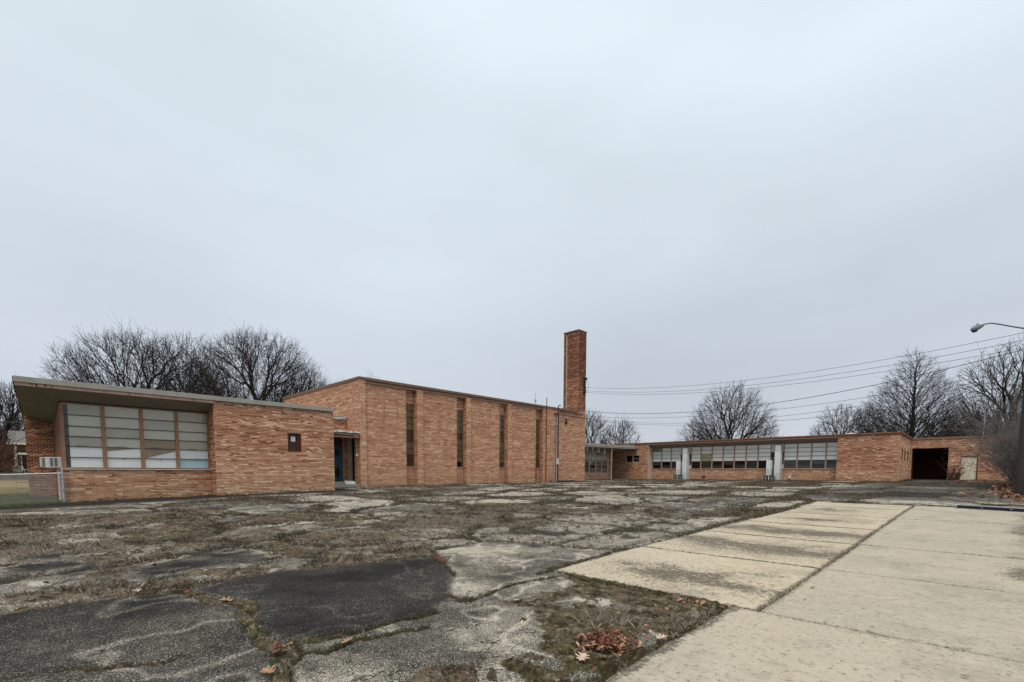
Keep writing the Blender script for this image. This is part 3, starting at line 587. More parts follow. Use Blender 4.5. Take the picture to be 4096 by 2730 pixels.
# projecting side wall behind the lawn, back walls
wallbox(mbw, 'Y', 30.0, 30.3, 0.0, 11.19, WZ, 2.12); BK.wall('Y', 30.0, 0.0, .93, -1.4, 2.35, seed=4, shift=-.27, red=.5, mild=True)  # visible bricks toned darker to paint in the shade on this wall
mbw.box(11.05, 11.19, YF+.3, 36, WZ, 3.0)
wallbox(mbw, 'Y', 30.0, 30.3, 0.0, .93, 2.12, 2.36)
mbw.build('wall', M['mortar'], lw)
MB().box(.93, 1.13, 25.07, 30.0, WZ, -.02).build('side_wall', M['grimywall'], lw)
BK.finish(lw, M['brick'])
# eaves: soffit slab falling towards the back
A_, B_, Cc, D_ = (-.2, 23.93, 2.925), (-.02, 30.4, 2.40), (.98, 30.4, 2.14), (.93, 24.9, 2.60)
v = [(-.17, 23.96, 2.925), (.93, 24.88, 2.60), (5.80, 24.88, 2.60), (5.80, 23.96, 2.925), (0.0, 30.02, 2.37), (.96, 30.02, 2.13), (5.8, 30.02, 2.13)]
so = MB(); so.v = v + [(x, y, z+.02) for x, y, z in v]; n_ = len(v)
so.f = [(0, 1, 2, 3), (0, 4, 5, 1), (1, 5, 6, 2)] + [(n_+3, n_+2, n_+1, n_), (n_+1, n_+5, n_+4, n_), (n_+2, n_+6, n_+5, n_+1)]
so.build('soffit', M['soffit'], lw)
rf = MB().hexa([(-.19, 23.97, 2.97), (11.19, 23.97, 3.06), (11.19, 36, 2.7), (-.0, 36, 2.3), (-.19, 23.97, 3.22), (11.19, 23.97, 3.22), (11.19, 36, 2.85), (-.0, 36, 2.62)])
roof = rf.build('roof', M['roofing'], lw)
MB().hexa([(-.2, 23.86, 3.035), (11.22, 23.86, 3.045), (11.22, 23.96, 3.045), (-.2, 23.96, 3.035), (-.2, 23.86, 3.235), (11.22, 23.86, 3.235), (11.22, 23.96, 3.235), (-.2, 23.96, 3.235)]).build('fascia', M['beige'], lw, .006)
bx('trim_board', 'pink', lw, -.17, 5.80, 23.90, 23.955, 2.92, 3.03)
MB().hexa([(-.22, 23.97, 3.0), (-.17, 23.97, 3.0), (.03, 30.4, 2.42), (-.02, 30.4, 2.42), (-.22, 23.97, 3.22), (-.17, 23.97, 3.22), (.03, 30.4, 2.56), (-.02, 30.4, 2.56)]).build('edge_trim', M['dark'], lw)
# front window band, four bays
zs = [.06, .483, .898, 1.287, 1.681, 2.109, 2.56]
posts = [.98, 2.18, 3.385, 4.59, 5.79]
fl = [['board', 'board', 'blind_dull', 'blind', 'blind', 'blind_dull'], ['board', 'board', 'blind', 'blind_dull', 'blind', 'blind'], ['board', 'board_grey', 'tanboard', 'blind', 'blind_dull', 'blind'], ['sky_reflection', 'board_grey', 'blind_dull', 'blind', 'blind', 'blind_dull']]  # white and blue bottom rows paint in sky reflected by the panes
MB().box(1.045, 1.17, 24.928, 24.934, .10, 2.5).build('unlit_gap_strip', M['unlit_interior'], lw)  # dark sheet painted in for the unlit interior seen past the blind
labs = ['window bay nearest the air conditioner', None, 'window bay with a sagging blind', 'window bay with a pale blue bottom light']
wins = [sash_window(lw, 'Y', 24.90, posts[i], posts[i+1], zs, fl[i], fw=.062, framemat='frame', glass='glass', label=labs[i]) for i in range(4)]
# sagging blinds: slanted lower edge hanging in front of the boards whitened for reflected sky
for (wi, x0, x1, zl, zr_) in ((1, 2.26, 3.30, .74, .90), (2, 3.47, 4.50, .50, .80), ):
    MB().poly([(x0, 24.93, .898), (x1, 24.93, .898), (x1, 24.93, zr_), (x0, 24.93, zl)][::-1], (0, .008, 0)).build('sagging_blind', M['tanboard'], wins[wi])
for (x0, z) in ((1.55, .93), (2.75, .93), (3.9, .93), (5.2, .92)):
    MB().tube([(x0-.2, 24.875, z), (x0, 24.865, z+.01), (x0+.12, 24.87, z-.015)], .008, 5).build('latch', M['dark'], wins[0 if x0 < 2 else 1 if x0 < 3 else 2 if x0 < 4.5 else 3])
for i, x0 in ((1, 2.78), (2, 3.98)): MB().tube([(x0, 24.87, .48), (x0-.02, 24.86, .42)], .012, 5).build('stay', M['dark'], wins[i])
bx('window_sill', 'frame_pale', lw, .88, 5.80, 24.70, 24.90, .003, .05)
bx('window_head', 'dark', lw, .95, 5.80, 24.84, 24.95, 2.562, 2.60)
# side glazing above the low side wall, with brown boards
MB().box(.935, .985, 24.90, 24.99, .05, 2.5).build('corner_post', M['frame'], lw)
ys = [25.03, 25.9, 26.8, 27.7, 28.6, 29.9]
for a, b in zip(ys, ys[1:]):
    hd = 2.50-(b-24.9)*.095; sash_window(lw, 'X', .95, a, b, [.0, .45, .9, 1.5, hd], ['brownboard' if a < 25.5 or a > 26.9 else 'tanboard', 'brownboard', 'brownboard', 'brownboard'], fw=.045, framemat='frame', glass='glass', thick=.06)
# room behind the glass
rm = MB(); rm.box(1.3, 10.9, 25.9, 29.9, -.9, -.8); rm.box(1.3, 10.9, 29.7, 29.9, -.8, 2.1); rm.build('room_lining', M['unlit_interior'], lw)
# small brown window in the blank brick wall
sm = MB()
for b_ in ((8.88, 8.93, .88, 1.84), (9.47, 9.54, .88, 1.84), (8.93, 9.47, 1.79, 1.84), (8.93, 9.47, .88, .95)): sm.box(b_[0], b_[1], YF+.01, YF+.14, b_[2], b_[3])
smw = sm.build('window', M['rust'], lw, .004); smw['label'] = 'small rusty sash window with a paper notice'
MB().box(8.93, 9.38, YF+.055, YF+.085, 1.335, 1.375).build('meeting_rail', M['rust'], smw)
MB().box(9.38, 9.42, YF+.03, YF+.12, .95, 1.79).build('jamb', M['rust'], smw)
MB().box(8.93, 9.38, YF+.10, YF+.106, .95, 1.79).build('pane', M['glass_dark'], smw)
MB().box(8.93, 9.47, YF+.20, YF+.21, .95, 1.79).build('board', M['brownboard'], smw)
nb = MB().box(9.07, 9.27, YF+.092, YF+.097, 1.43, 1.67).build('paper_notice', M['white'], smw)
MB().box(9.10, 9.24, YF+.0905, YF+.0918, 1.60, 1.612).box(9.10, 9.24, YF+.0905, YF+.0918, 1.56, 1.572).box(9.10, 9.21, YF+.0905, YF+.0918, 1.52, 1.532).box(9.10, 9.24, YF+.0905, YF+.0918, 1.48, 1.492).build('printed_lines', M['greyiron'], nb)
# streaks of rust under the fascia are real drips of old sealant
for i, x0 in enumerate((7.1, 7.85, 8.65, 9.6, 10.2, 10.9)):
    MB().box(x0, x0+.012, YF-.012, YF, 2.74+.05*(i % 3), 3.04).build('drip', M['rust'], lw)
for i, x0 in enumerate((.18, .24, .33, .36, .55, .58, .75, 2.92, 3.1, 5.0)):
    MB().box(x0, x0+.022+.01*(i % 2), 23.897, 23.90, 2.96-.012*(i % 4), 3.03).build('drip', M['rust'], lw)

# ================================================================== GYMNASIUM
gy = empty('gymnasium', (20, 26.4, -.95), 'tall brick gymnasium with narrow slit windows between pilasters', 'building')
GK = Bricks(); gm = MB(); GF = 26.20; PF = 26.30; SF = 26.60; GT = 5.39
pil = [(13.88, 14.28), (17.92, 18.38), (22.12, 22.53), (26.33, 26.76)]
panels = [(14.28, 17.12), (18.38, 21.28), (22.53, 25.47), (26.76, 29.72)]
slits = [(17.12, 17.92), (21.28, 22.12), (25.47, 26.33), (29.72, 30.57)]
SZ0, SZ1 = .27, 4.41
for i, (a, b) in enumerate(pil):
    gm.box(a, b, GF, 26.95, WZ, 5.23 if i else GT); GK.wall('Y', GF, a, b, -1.2, 5.23 if i else 5.385, seed=20+i, shift=.09)
    if i: GK.wall('X', a, GF, 26.6, -1.2, 5.22, seed=30+i, shift=-.05)
for i, (a, b) in enumerate(panels):
    gm.box(a, b, PF, 26.95, WZ, 5.23); GK.wall('Y', PF, a, b, -1.2, 5.225, seed=40+i, shift=.05)
for i, (a, b) in enumerate(slits):
    gm.box(a, b, SF, 26.95, WZ, SZ0); gm.box(a, b, SF, 26.95, SZ1, 5.23)
    GK.wall('Y', SF, a, b, -1.2, SZ0-.03, seed=50+i, stack=True, shift=.04); GK.wall('Y', SF, a, b, SZ1, 5.22, seed=60+i, shift=.02)
gap = (32.3, 35.2, -1.3, -.80)
wallbox(gm, 'Y', GF, 26.95, 30.57, 36.59, WZ, 5.23, [gap]); GK.wall('Y', GF, 30.57, 36.59, -1.2, 5.385, [gap], seed=70, shift=.06)
GK.wall('X', 30.57, GF, 26.6, -1.2, 5.22, seed=71, shift=-.05)
gm.box(32.3, 35.2, 26.7, 26.9, WZ, -.80)
gm.box(14.28, 36.59, 26.36, 26.95, 5.23, GT); gm.box(30.57, 36.59, GF, 26.36, 5.23, GT)
vh = (27.0, 27.9, -2, 2.1); wallbox(gm, 'X', 13.88, 14.2, 26.95, 38.0, WZ, GT, [vh]); GK.wall('X', 13.88, GF, 38.0, -1.2, 5.385, [vh], seed=72, shift=.08)
gm.box(14.55, 14.6, 27.0, 27.9, WZ, 2.1)
gm.box(36.3, 36.59, 26.95, 38, WZ, GT); gm.box(14.2, 36.3, 37.7, 38, WZ, GT)
gm.build('wall', M['mortar'], gy); GK.finish(gy, M['brick'])
MB().box(13.86, 36.6, 26.20, 37.99, 5.392, 5.45).build('roof', M['roofing'], gy)
cpn = MB().box(13.82, 35.395, 26.13, 26.24, 5.40, 5.535).box(13.82, 13.92, 26.24, 38.05, 5.40, 5.535)
cpn.build('coping', M['coping'], gy, .006)
MB().box(13.83, 35.39, 26.115, 26.128, 5.50, 5.55).box(13.80, 13.815, 26.12, 38.05, 5.50, 5.55).build('coping_lip', M['coping2'], gy)
MB().box(14.28, 30.57, 26.21, 26.355, 5.235, 5.26).build('eaves_soffit', M['pink'], gy)
slfill = [['brownboard', 'brownboard', 'tanboard', 'tanboard', 'brownboard', 'brownboard', 'tanboard', 'tanboard', 'tanboard', 'tanboard'],
          [None, 'tanboard', 'greenboard', 'greenboard', 'tanboard', 'brownboard', 'greenboard', 'greenboard', 'greenboard', 'greenboard'],
          [None, 'tanboard', 'greenboard', 'greenboard', 'tanboard', 'brownboard', 'brownboard', 'greenboard', 'greenboard', 'greenboard'],
          [None, None, 'greenboard', 'tanboard', 'brownboard', 'tanboard', 'greenboard', 'greenboard', 'tanboard', 'greenboard']]
szs = [SZ0, .68, 1.09, 1.50, 1.91, 2.30, 2.69, 3.11, 3.53, 3.97, SZ1]
for i, (a, b) in enumerate(slits):
    sash_window(gy, 'Y', SF+.02, a, b, szs, slfill[i], fw=.035, framemat='frame', barmat='rust', glass='glass_dark', bar=.03, thick=.10)
    MB().box(a+.002, b-.002, SF-.05, SF+.05, SZ0-.028, SZ0-.002).build('window_sill', M['frame_pale'], gy)
# chimney standing on the wall end
ch = MB(); CT = 12.80; ch.box(35.41, 36.59, 26.205, 27.48, 5.391, CT); ch.box(35.55, 36.59, 27.48, 27.64, 5.391, CT); ch.box(35.41, 36.59, 27.64, 27.90, 5.391, CT)
chim = ch.build('chimney', M['mortar'], gy)
CK = Bricks(); CK.wall('Y', 26.205, 35.41, 36.59, 5.40, 8.6, seed=80, shift=-.12); CK.wall('X', 35.41, 26.205, 27.48, 5.46, 8.6, seed=81, shift=-.07); CK.wall('Y', 26.205, 35.41, 36.59, 8.6, CT, seed=83, shift=-.30); CK.wall('X', 35.41, 26.205, 27.48, 8.6, CT, seed=84, shift=-.24); CK.wall('X', 35.41, 27.64, 27.90, 5.46, CT, seed=82, shift=-.25)
def stuff_part(BKs, name, mat, root):
    k = BKs.finish(root, mat, 0)
    o = [c for c in root.children if c.name.startswith('brickwork')][-1]; return o
stuff_part(CK, 'brickwork', M['brick_dark'], chim)
MB().box(35.37, 36.63, 26.165, 27.94, CT+.002, CT+.07).build('chimney_cap', M['dark'], chim)
MB().box(35.60, 36.55, 26.17, 26.21, 5.43, 5.55).build('mortar_patch', M['step'], chim)

# services on the gymnasium wall
t = empty('conduit_riser', (32.3, 26.1, -.9), 'rusty bundle of vertical conduits with weatherhead and meter box on gymnasium wall', 'conduit')
MB().tube([(32.42, 26.08, -.95), (32.42, 26.08, 5.70), (32.47, 26.04, 5.78), (32.56, 25.98, 5.74)], .045, 8).build('mast', M['black'], t)
MB().tube([(32.05, 26.11, -.95), (32.05, 26.11, 4.93)], .022, 6).build('pipe', M['galv'], t); MB().tube([(32.17, 26.11, -.95), (32.17, 26.11, 4.93)], .02, 6).build('pipe', M['rust'], t)
MB().tube([(32.27, 26.11, -.95), (32.27, 26.11, 4.93)], .02, 6).build('pipe', M['offwhite'], t); MB().box(32.2, 32.5, 26.0, 26.19, .62, 1.12).build('meter_box', M['offwhite'], t, .02)
MB().tube([(32.60, 26.02, .98), (32.60, 25.96, .98)], .04, 8).build('meter_dial', M['black'], t); MB().box(31.98, 32.34, 26.06, 26.19, 4.93, 5.05).build('junction_box', M['rust'], t)
for z in (2.6, 3.9, -.2): MB().box(31.98, 32.5, 26.12, 26.19, z, z+.04).build('strap', M['black'], t)
MB().tube([(32.56, 25.98, 5.74), (32.8, 25.95, 5.5), (32.95, 25.98, 5.12), (33.0, 26.05, 5.3)], .014, 5).build('drip_loop', M['black'], t)
t = tag(MB().tube([(30.87, 26.13, -.95), (30.87, 26.10, 6.15), (30.83, 26.10, 6.23)], .035, 6).build('vent_pipe', M['rust']), 'thin rust-red pipe rising from ground past the gymnasium roof edge', 'pipe')
tag(MB().tube([(29.70, 26.23, -.95), (29.70, 26.23, 1.85)], .03, 6).build('short_pipe', M['rust']), 'short rusty pipe beside the farthest slit window', 'pipe')
tag(MB().tube([(31.35, 26.12, -1.0), (31.35, 26.12, -.74), (31.65, 26.12, -.74), (31.65, 26.12, -1.0)], .03, 6).build('gas_pipe', M['rust']), 'low rusty pipe loop at the foot of gymnasium wall', 'pipe')
tag(MB().tube([(32.7, 26.10, 5.30), (36.05, 26.10, 5.26)], .04, 6).build('horizontal_conduit', M['rust']), 'rusty horizontal conduit just under the gymnasium coping', 'conduit')
tag(MB().tube([(32.05, 26.08, 4.98), (36.55, 26.08, 4.95)], .028, 6).build('lower_conduit', M['black']), 'thin dark horizontal conduit below the rusty one near chimney', 'conduit')
b_ = empty('alarm_bell', (33.63, 26.15, 4.38), 'round rusty alarm bell below chimney', 'bell')
MB().tube([(33.63, 26.19, 4.38), (33.63, 26.14, 4.38), (33.63, 26.07, 4.38), (33.63, 26.05, 4.38)], [.17, .20, .14, .03], 14).build('gong', M['rust'], b_); MB().box(33.55, 33.71, 26.10, 26.19, 4.5, 4.72).build('striker_box', M['black'], b_, .01)
v_ = empty('weather_vane', (30.65, 27.2, 5.46), 'small pale finial on gymnasium roof beside the tall pipe', 'finial')
MB().tube([(30.65, 27.2, 5.45), (30.65, 27.2, 6.75)], .018, 5).build('rod', M['galv'], v_); MB().tube([(30.65, 27.2, 5.9), (30.65, 27.2, 6.0), (30.65, 27.2, 6.14), (30.65, 27.2, 6.26)], [.02, .08, .07, .015], 8).build('bulb', M['galv'], v_)
for s in (-1, 1): MB().tube([(30.65, 27.2, 6.15), (30.65+s*.16, 27.2, 6.10), (30.65+s*.19, 27.2, 6.22)], .014, 5).build('arm', M['galv'], v_)
MB().tube([(30.65, 27.2, 5.45), (30.65, 27.2, 5.62)], [.14, .02], 8).build('foot', M['galv'], v_)
k = empty('insulator_rack', (36.2, 26.1, 7.8), 'dark insulator rack and weatherhead on chimney front', 'insulators')
MB().box(36.22, 36.30, 26.08, 26.19, 7.1, 8.55).build('bracket', M['black'], k)
for z in (7.34, 7.5, 7.78): MB().tube([(36.12, 26.05, z), (36.20, 26.04, z), (36.36, 26.04, z), (36.44, 26.05, z)], [.03, .075, .075, .03], 8).build('insulator', M['black'], k)
for x_ in (35.98, 36.18, 36.42): MB().tube([(x_, 26.02, 8.45), (x_+.02, 26.0, 8.62), (x_+.10, 26.03, 8.66)], [.05, .09, .05], 8).build('weatherhead', M['black'], k)
MB().tube([(36.05, 26.02, 8.5), (36.3, 26.0, 8.3), (36.28, 26.02, 7.9), (36.3, 26.05, 7.6)], .03, 6).build('cable_tail', M['black'], k)
MB().tube([(36.5, 26.02, 8.5), (36.72, 26.0, 8.1), (36.7, 26.0, 7.7), (36.45, 26.05, 7.4)], .014, 5).build('drip_loop', M['wire'], k)

# ================================================================== ENTRY LINK between wing and gymnasium
en = empty('entry_link', (12.5, 27, -.9), 'recessed entrance between wing and gymnasium with blue doors and broken canopy', 'building')
EK = Bricks(); em = MB(); em.box(11.19, 13.88, 27.90, 28.2, 2.25, 3.10); EK.wall('Y', 27.90, 11.19, 13.88, 2.3, 3.10, seed=90, shift=-.05)
em.box(13.58, 13.88, 27.86, 28.1, WZ, 2.24); EK.wall('Y', 27.86, 13.58, 13.88, -.66, 2.0, seed=91, shift=-.15, stack=False); MB().box(11.19, 13.58, 27.95, 28.2, 1.45, 2.24).build('shade_panel', M['dark'], en)  # panel over the doors coloured dark to imitate shade under the canopy
em.build('wall', M['mortar'], en); EK.finish(en, M['brick'], 60)
MB().box(11.19, 13.86, 27.80, 27.89, 3.10, 3.36).box(11.19, 13.86, 27.9, 36, 3.11, 3.30).build('fascia', M['beige'], en)
MB().poly([(12.9, 27.78, 3.20), (13.55, 27.75, 3.27), (13.84, 27.7, 3.36), (13.70, 27.74, 3.16), (13.2, 27.77, 3.12)], (0, .012, 0)).build('peeled_flashing', M['offwhite'], en)
cn = MB().box(11.2, 13.87, 26.30, 27.88, 2.13, 2.25); canopy = cn.build('canopy', M['wood'], en)
MB().hexa([(11.2, 26.2, 2.12), (13.5, 26.2, 2.08), (13.5, 26.3, 2.08), (11.2, 26.3, 2.12), (11.2, 26.2, 2.20), (13.55, 26.2, 2.19), (13.55, 26.3, 2.19), (11.2, 26.3, 2.20)]).build('fascia_board', M['frame_tan'], canopy)
MB().box(11.2, 13.86, 26.22, 26.30, 1.93, 2.03).build('lower_beam', M['wood'], canopy)
rs = random.Random(5)
for i in range(15):
    x0 = 11.3+i*.165; MB().hexa([(x0, 26.10, 2.215+rs.uniform(-.01, .02)), (x0+.2, 26.10, 2.215+rs.uniform(-.01, .04)), (x0+.2, 26.9, 2.26), (x0, 26.9, 2.26), (x0, 26.12, 2.26+rs.uniform(0, .06)), (x0+.2, 26.12, 2.26+rs.uniform(0, .09)), (x0+.2, 26.9, 2.31), (x0, 26.9, 2.31)]).build('torn_sheet', M['offwhite' if i % 3 else 'galv'], canopy)
MB().poly([(13.35, 26.17, 2.2), (13.75, 26.17, 2.22), (13.8, 26.17, 2.05), (13.6, 26.17, 1.92), (13.45, 26.17, 2.02)], (0, .03, 0)).build('broken_corner', M['wood'], canopy)
def door(root, x0, x1, y, z0, z1, mat, label, vision):
    mb = MB(); wallbox(mb, 'Y', y, y+.045, x0, x1, z0, z1, vision); d = mb.build('door', M[mat], root, .003); d['label'] = label
    for v4 in vision: MB().box(v4[0], v4[1], y+.018, y+.026, v4[2], v4[3]).build('pane', M['glass_dark'], d)
    return d
d1 = door(en, 12.70, 13.56, 27.90, -.64, 1.42, 'blue', 'light blue door with a dark lower panel', [(12.8, 13.32, .90, 1.32), (12.8, 13.34, -.36, .16)])
MB().box(12.8, 13.30, 27.886, 27.898, .36, .80).build('raised_panel', M['blue'], d1); MB().tube([(13.44, 27.87, .3), (13.44, 27.87, .5)], .014, 6).build('handle', M['galv'], d1)
d2 = door(en, 13.92, 14.40, 27.92, -.64, 1.75, 'navy', 'dark blue narrow door leaf', [(14.1, 14.3, .45, 1.3)])
MB().tube([(14.03, 27.88, -.25), (14.03, 27.88, .35)], .012, 6).build('handle', M['galv'], d2); MB().box(13.98, 14.01, 27.905, 27.915, .5, 1.1).build('strip', M['offwhite'], d2)
MB().box(11.2, 12.70, 27.90, 27.94, -.64, 1.45).build('shade_surround', M['dark'], en); MB().box(13.88, 14.55, 27.96, 28.0, -.7, 2.1).build('shade_backing', M['dark'], en)  # dark sheets added to paint the shade of the entrance recess
MB().box(11.2, 13.86, 26.32, 27.06, -1.3, -.83).build('step', M['step'], en, .01); MB().box(11.2, 13.86, 26.75, 27.86, -.828, -.66).build('step', M['step'], en, .01); MB().box(13.89, 14.54, 27.02, 27.9, -1.2, -.66).build('floor_slab', M['step'], en)
tag(MB().hexa([(13.05, 26.55, -.80), (13.62, 26.42, -.80), (13.63, 26.46, -.80), (13.06, 26.60, -.80), (13.02, 26.62, -.58), (13.60, 26.50, -.62), (13.61, 26.51, -.62), (13.03, 26.63, -.58)]).build('metal_panel', M['offwhite']), 'loose pale metal panel leaning on the entrance steps', 'panel')
lc = empty('hanging_cord', (13.72, 26.4, 1.9), 'thin white cord with a box hanging in the entrance', 'cord')
MB().tube([(13.72, 26.4, 2.1), (13.72, 26.4, .98)], .008, 5).build('wire', M['white'], lc); MB().box(13.68, 13.77, 26.36, 26.44, .86, .99).build('box', M['white'], lc, .01)
# ================================================================== GLAZED ANNEX with sagging canopy
an = empty('glazed_annex', (42, 28, -.8), 'low glazed annex under a pale sagging canopy, between gymnasium and far wing', 'building')
AK = Bricks(); am = MB(); am.box(36.6, 43.42, 28.0, 28.25, WZ, -.14); AK.wall('Y', 28.0, 36.6, 43.42, -1.0, -.14, seed=101, shift=.10)
am.box(43.42, 44.05, 27.95, 28.25, WZ, 2.2); AK.wall('Y', 27.95, 43.72, 44.05, -1.0, 2.18, seed=102, shift=.05); AK.wall('Y', 27.95, 43.42, 43.70, -1.0, 2.18, seed=103, shift=-.30)
am.box(43.9, 44.05, 28.25, 31, WZ, 2.2); am.box(43.42, 46.75, 31, 31.2, WZ, 2.3)
am.build('wall', M['mortar'], an); AK.finish(an, M['brick'], 120)
MB().box(44.05, 46.75, 28.3, 31.0, -1.1, -.80).build('floor_slab', M['step'], an); MB().box(44.35, 45.3, 30.8, 30.86, -.79, 1.3).build('door', M['rust'], an)
MB().box(45.35, 46.3, 30.8, 30.86, -.79, 1.3).build('door', M['rust'], an); MB().box(45.32, 45.345, 30.4, 30.5, -.79, 1.9).build('door_post', M['frame_pale'], an)
MB().hexa([(36.6, 26.45, 2.40), (46.78, 26.45, 2.48), (46.78, 28.3, 2.20), (36.6, 28.3, 2.16), (36.6, 26.45, 2.44), (46.78, 26.45, 2.52), (46.78, 28.3, 2.24), (36.6, 28.3, 2.20)]).build('soffit', M['soffit_grey'], an)
MB().hexa([(36.6, 26.47, 2.60), (46.78, 26.47, 2.62), (46.78, 31.2, 2.42), (36.6, 31.2, 2.40), (36.6, 26.47, 2.71), (46.78, 26.47, 2.73), (46.78, 31.2, 2.6), (36.6, 31.2, 2.6)]).build('roof', M['roofing'], an)
MB().hexa([(36.6, 26.36, 2.50), (46.76, 26.36, 2.58), (46.76, 26.44, 2.58), (36.6, 26.44, 2.50), (36.6, 26.36, 2.74), (46.76, 26.36, 2.74), (46.76, 26.44, 2.74), (36.6, 26.44, 2.74)]).build('fascia', M['beige'], an)
MB().hexa([(36.6, 26.39, 2.40), (46.76, 26.39, 2.48), (46.76, 26.44, 2.48), (36.6, 26.44, 2.40), (36.6, 26.39, 2.47), (46.76, 26.39, 2.55), (46.76, 26.44, 2.55), (36.6, 26.44, 2.47)]).build('trim_board', M['frame_pale'], an)
MB().hexa([(42.4, 26.8, 2.75), (46.7, 26.8, 2.75), (46.7, 26.9, 2.75), (42.4, 26.9, 2.75), (42.4, 26.8, 2.76), (46.7, 26.8, 2.97), (46.7, 26.9, 2.97), (42.4, 26.9, 2.76)]).build('raised_upstand', M['beige'], an)
MB().tube([(41.70, 26.50, -.78), (41.70, 26.50, 2.5)], .035, 8).build('thin_post', M['frame_pale'], an)
for i, (x0, l, dx) in enumerate(((37.35, .42, .03), (38.35, .40, -.08), (39.3, .55, .10), (40.35, .62, .06))):
    MB().hexa([(x0+dx, 26.5, 2.42-l), (x0+dx+.04, 26.5, 2.42-l), (x0+dx+.04, 26.515, 2.42-l), (x0+dx, 26.515, 2.42-l), (x0, 26.5, 2.42), (x0+.05, 26.5, 2.42), (x0+.05, 26.515, 2.42), (x0, 26.515, 2.42)]).build('hanging_strip', M['white'], an)
MB().tube([(39.2, 27.9, 1.72), (40.0, 27.85, 1.70), (40.55, 27.7, 1.98)], .022, 4).build('loose_trim', M['offwhite'], an); MB().tube([(40.5, 27.9, 1.74), (41.3, 27.8, 1.60)], .02, 4).build('loose_trim', M['offwhite'], an)
zs_a = [-.12, .30, .72, 1.22, 1.66, 2.18]
cols = [36.62, 37.75, 38.88, 40.02, 41.16, 42.30, 43.40]
fa = [None, None, None, 'board_grey', 'blind']
for i, (a, b) in enumerate(zip(cols, cols[1:])):
    f = [['greenboard' if i == 5 else None, None, None, 'board_grey', 'blind'], [None, None, None, 'board_grey', 'blind'], [None, None, 'greenboard', 'board_grey', None]][0 if i in (0, 3, 5) else 1 if i in (1, 2) else 2]
    f = list(f); f[1] = 'unlit_interior' if i % 2 else None  # every other bay gets a dark sheet as painted interior shade
    w = sash_window(an, 'Y', 28.10, a, b, zs_a, f, fw=.05, framemat='frame_pale', barmat='frame_pale', glass='glass_dark', bar=.03)
    if i in (1, 3): MB().box(a+.12, a+.42, 28.13, 28.14, .80, 1.15).build('board', M['board_grey'], w)
MB().box(36.6, 43.42, 27.95, 28.1, -.145, -.105).build('window_sill', M['frame_pale'], an)

# ================================================================== FAR CLASSROOM WING (faces across the lot)
rw = empty('far_school_wing', (48, 15, -.75), 'long low brick wing with fourteen window bays across the far side of lot', 'building')
RK = Bricks(); rmb = MB(); XF_, XW = 46.80, 47.60; RT = 3.0
sw = (26.23, 27.89, 1.07, 1.83)
wallbox(rmb, 'X', XF_, XF_+.3, 25.15, 33, WZ, RT, [sw]); RK.wall('X', XF_, 25.15, 33, -1.0, 2.98, [sw], seed=110, shift=.0)
wallbox(rmb, 'Y', 25.15, 25.4, XF_+.3, 47.9, WZ, RT)
wallbox(rmb, 'X', XW, XW+.3, 8.05, 25.15, WZ, .30); RK.wall('X', XW, 8.05, 25.15, -.95, .29, seed=111, shift=.04)
wallbox(rmb, 'X', XF_, XF_+.3, 4.05, 8.05, WZ, RT); RK.wall('X', XF_, 4.05, 8.05, -.9, 2.98, seed=112, shift=-.03, red=.5)
wallbox(rmb, 'Y', 7.8, 8.05, XF_+.3, 47.9, WZ, RT)
sl = [(48.8, 49.75, 1.0, 1.9), (50.9, 51.95, 1.0, 1.9), (53.35, 54.5, 1.0, 1.9)]
wallbox(rmb, 'Y', 4.05, 4.35, XF_+.3, 56.2, WZ, RT, sl); 
RK.wall('Y', 4.05, XF_, 55.9, -.8, 2.98, sl, seed=113, shift=.12)
for s_ in sl: MB().box(s_[0], s_[1], 4.24, 4.27, s_[2], s_[3]).box(s_[1]-.03, s_[1]+.0, 4.06, 4.24, s_[2], s_[3]).box(s_[0], s_[1]-.03, 4.06, 4.24, s_[3]-.03, s_[3]).build('slit_panel', M['rust'], rw)
rmb.box(56.2, 56.4, 4.35, 33, WZ, RT); rmb.box(XF_+.3, 56.2, 32.8, 33, WZ, RT)
rmb.build('wall', M['mortar'], rw); RK.finish(rw, M['brick'])
MB().box(46.83, 56.35, 4.10, 33, 3.0, 3.06).build('roof', M['roofing'], rw)
MB().box(46.72, 46.80, 4.00, 33, 2.99, 3.13).box(46.80, 55.87, 3.97, 4.05, 2.99, 3.13).build('coping', M['coping'], rw)
MB().box(46.66, 46.715, 4.0, 33, 3.08, 3.16).box(46.715, 55.87, 3.93, 3.965, 3.08, 3.16).build('coping_lip', M['coping'], rw)
MB().hexa([(46.72, 8.06, 2.90), (47.62, 8.06, 2.60), (47.62, 25.14, 2.60), (46.72, 25.14, 2.90), (46.72, 8.06, 2.93), (47.62, 8.06, 2.63), (47.62, 25.14, 2.63), (46.72, 25.14, 2.93)]).build('soffit', M['soffit_grey'], rw)
MB().box(46.73, 46.79, 8.06, 25.14, 2.90, 2.985).build('trim_board', M['coping'], rw)
MB().box(47.7, 47.75, 8.1, 25.1, 2.6, 2.99).build('upper_wall', M['plain'], rw)
ybA = [25.10, 24.03, 22.95, 21.86]; ybB = [20.77, 19.77, 18.65, 17.57, 16.52, 15.44, 14.39, 13.28]; ybC = [12.22, 11.15, 10.06, 8.98, 8.08]
zr_ = [.33, .74, 1.09, 1.455, 1.82, 2.19, 2.58]
cnt = 0
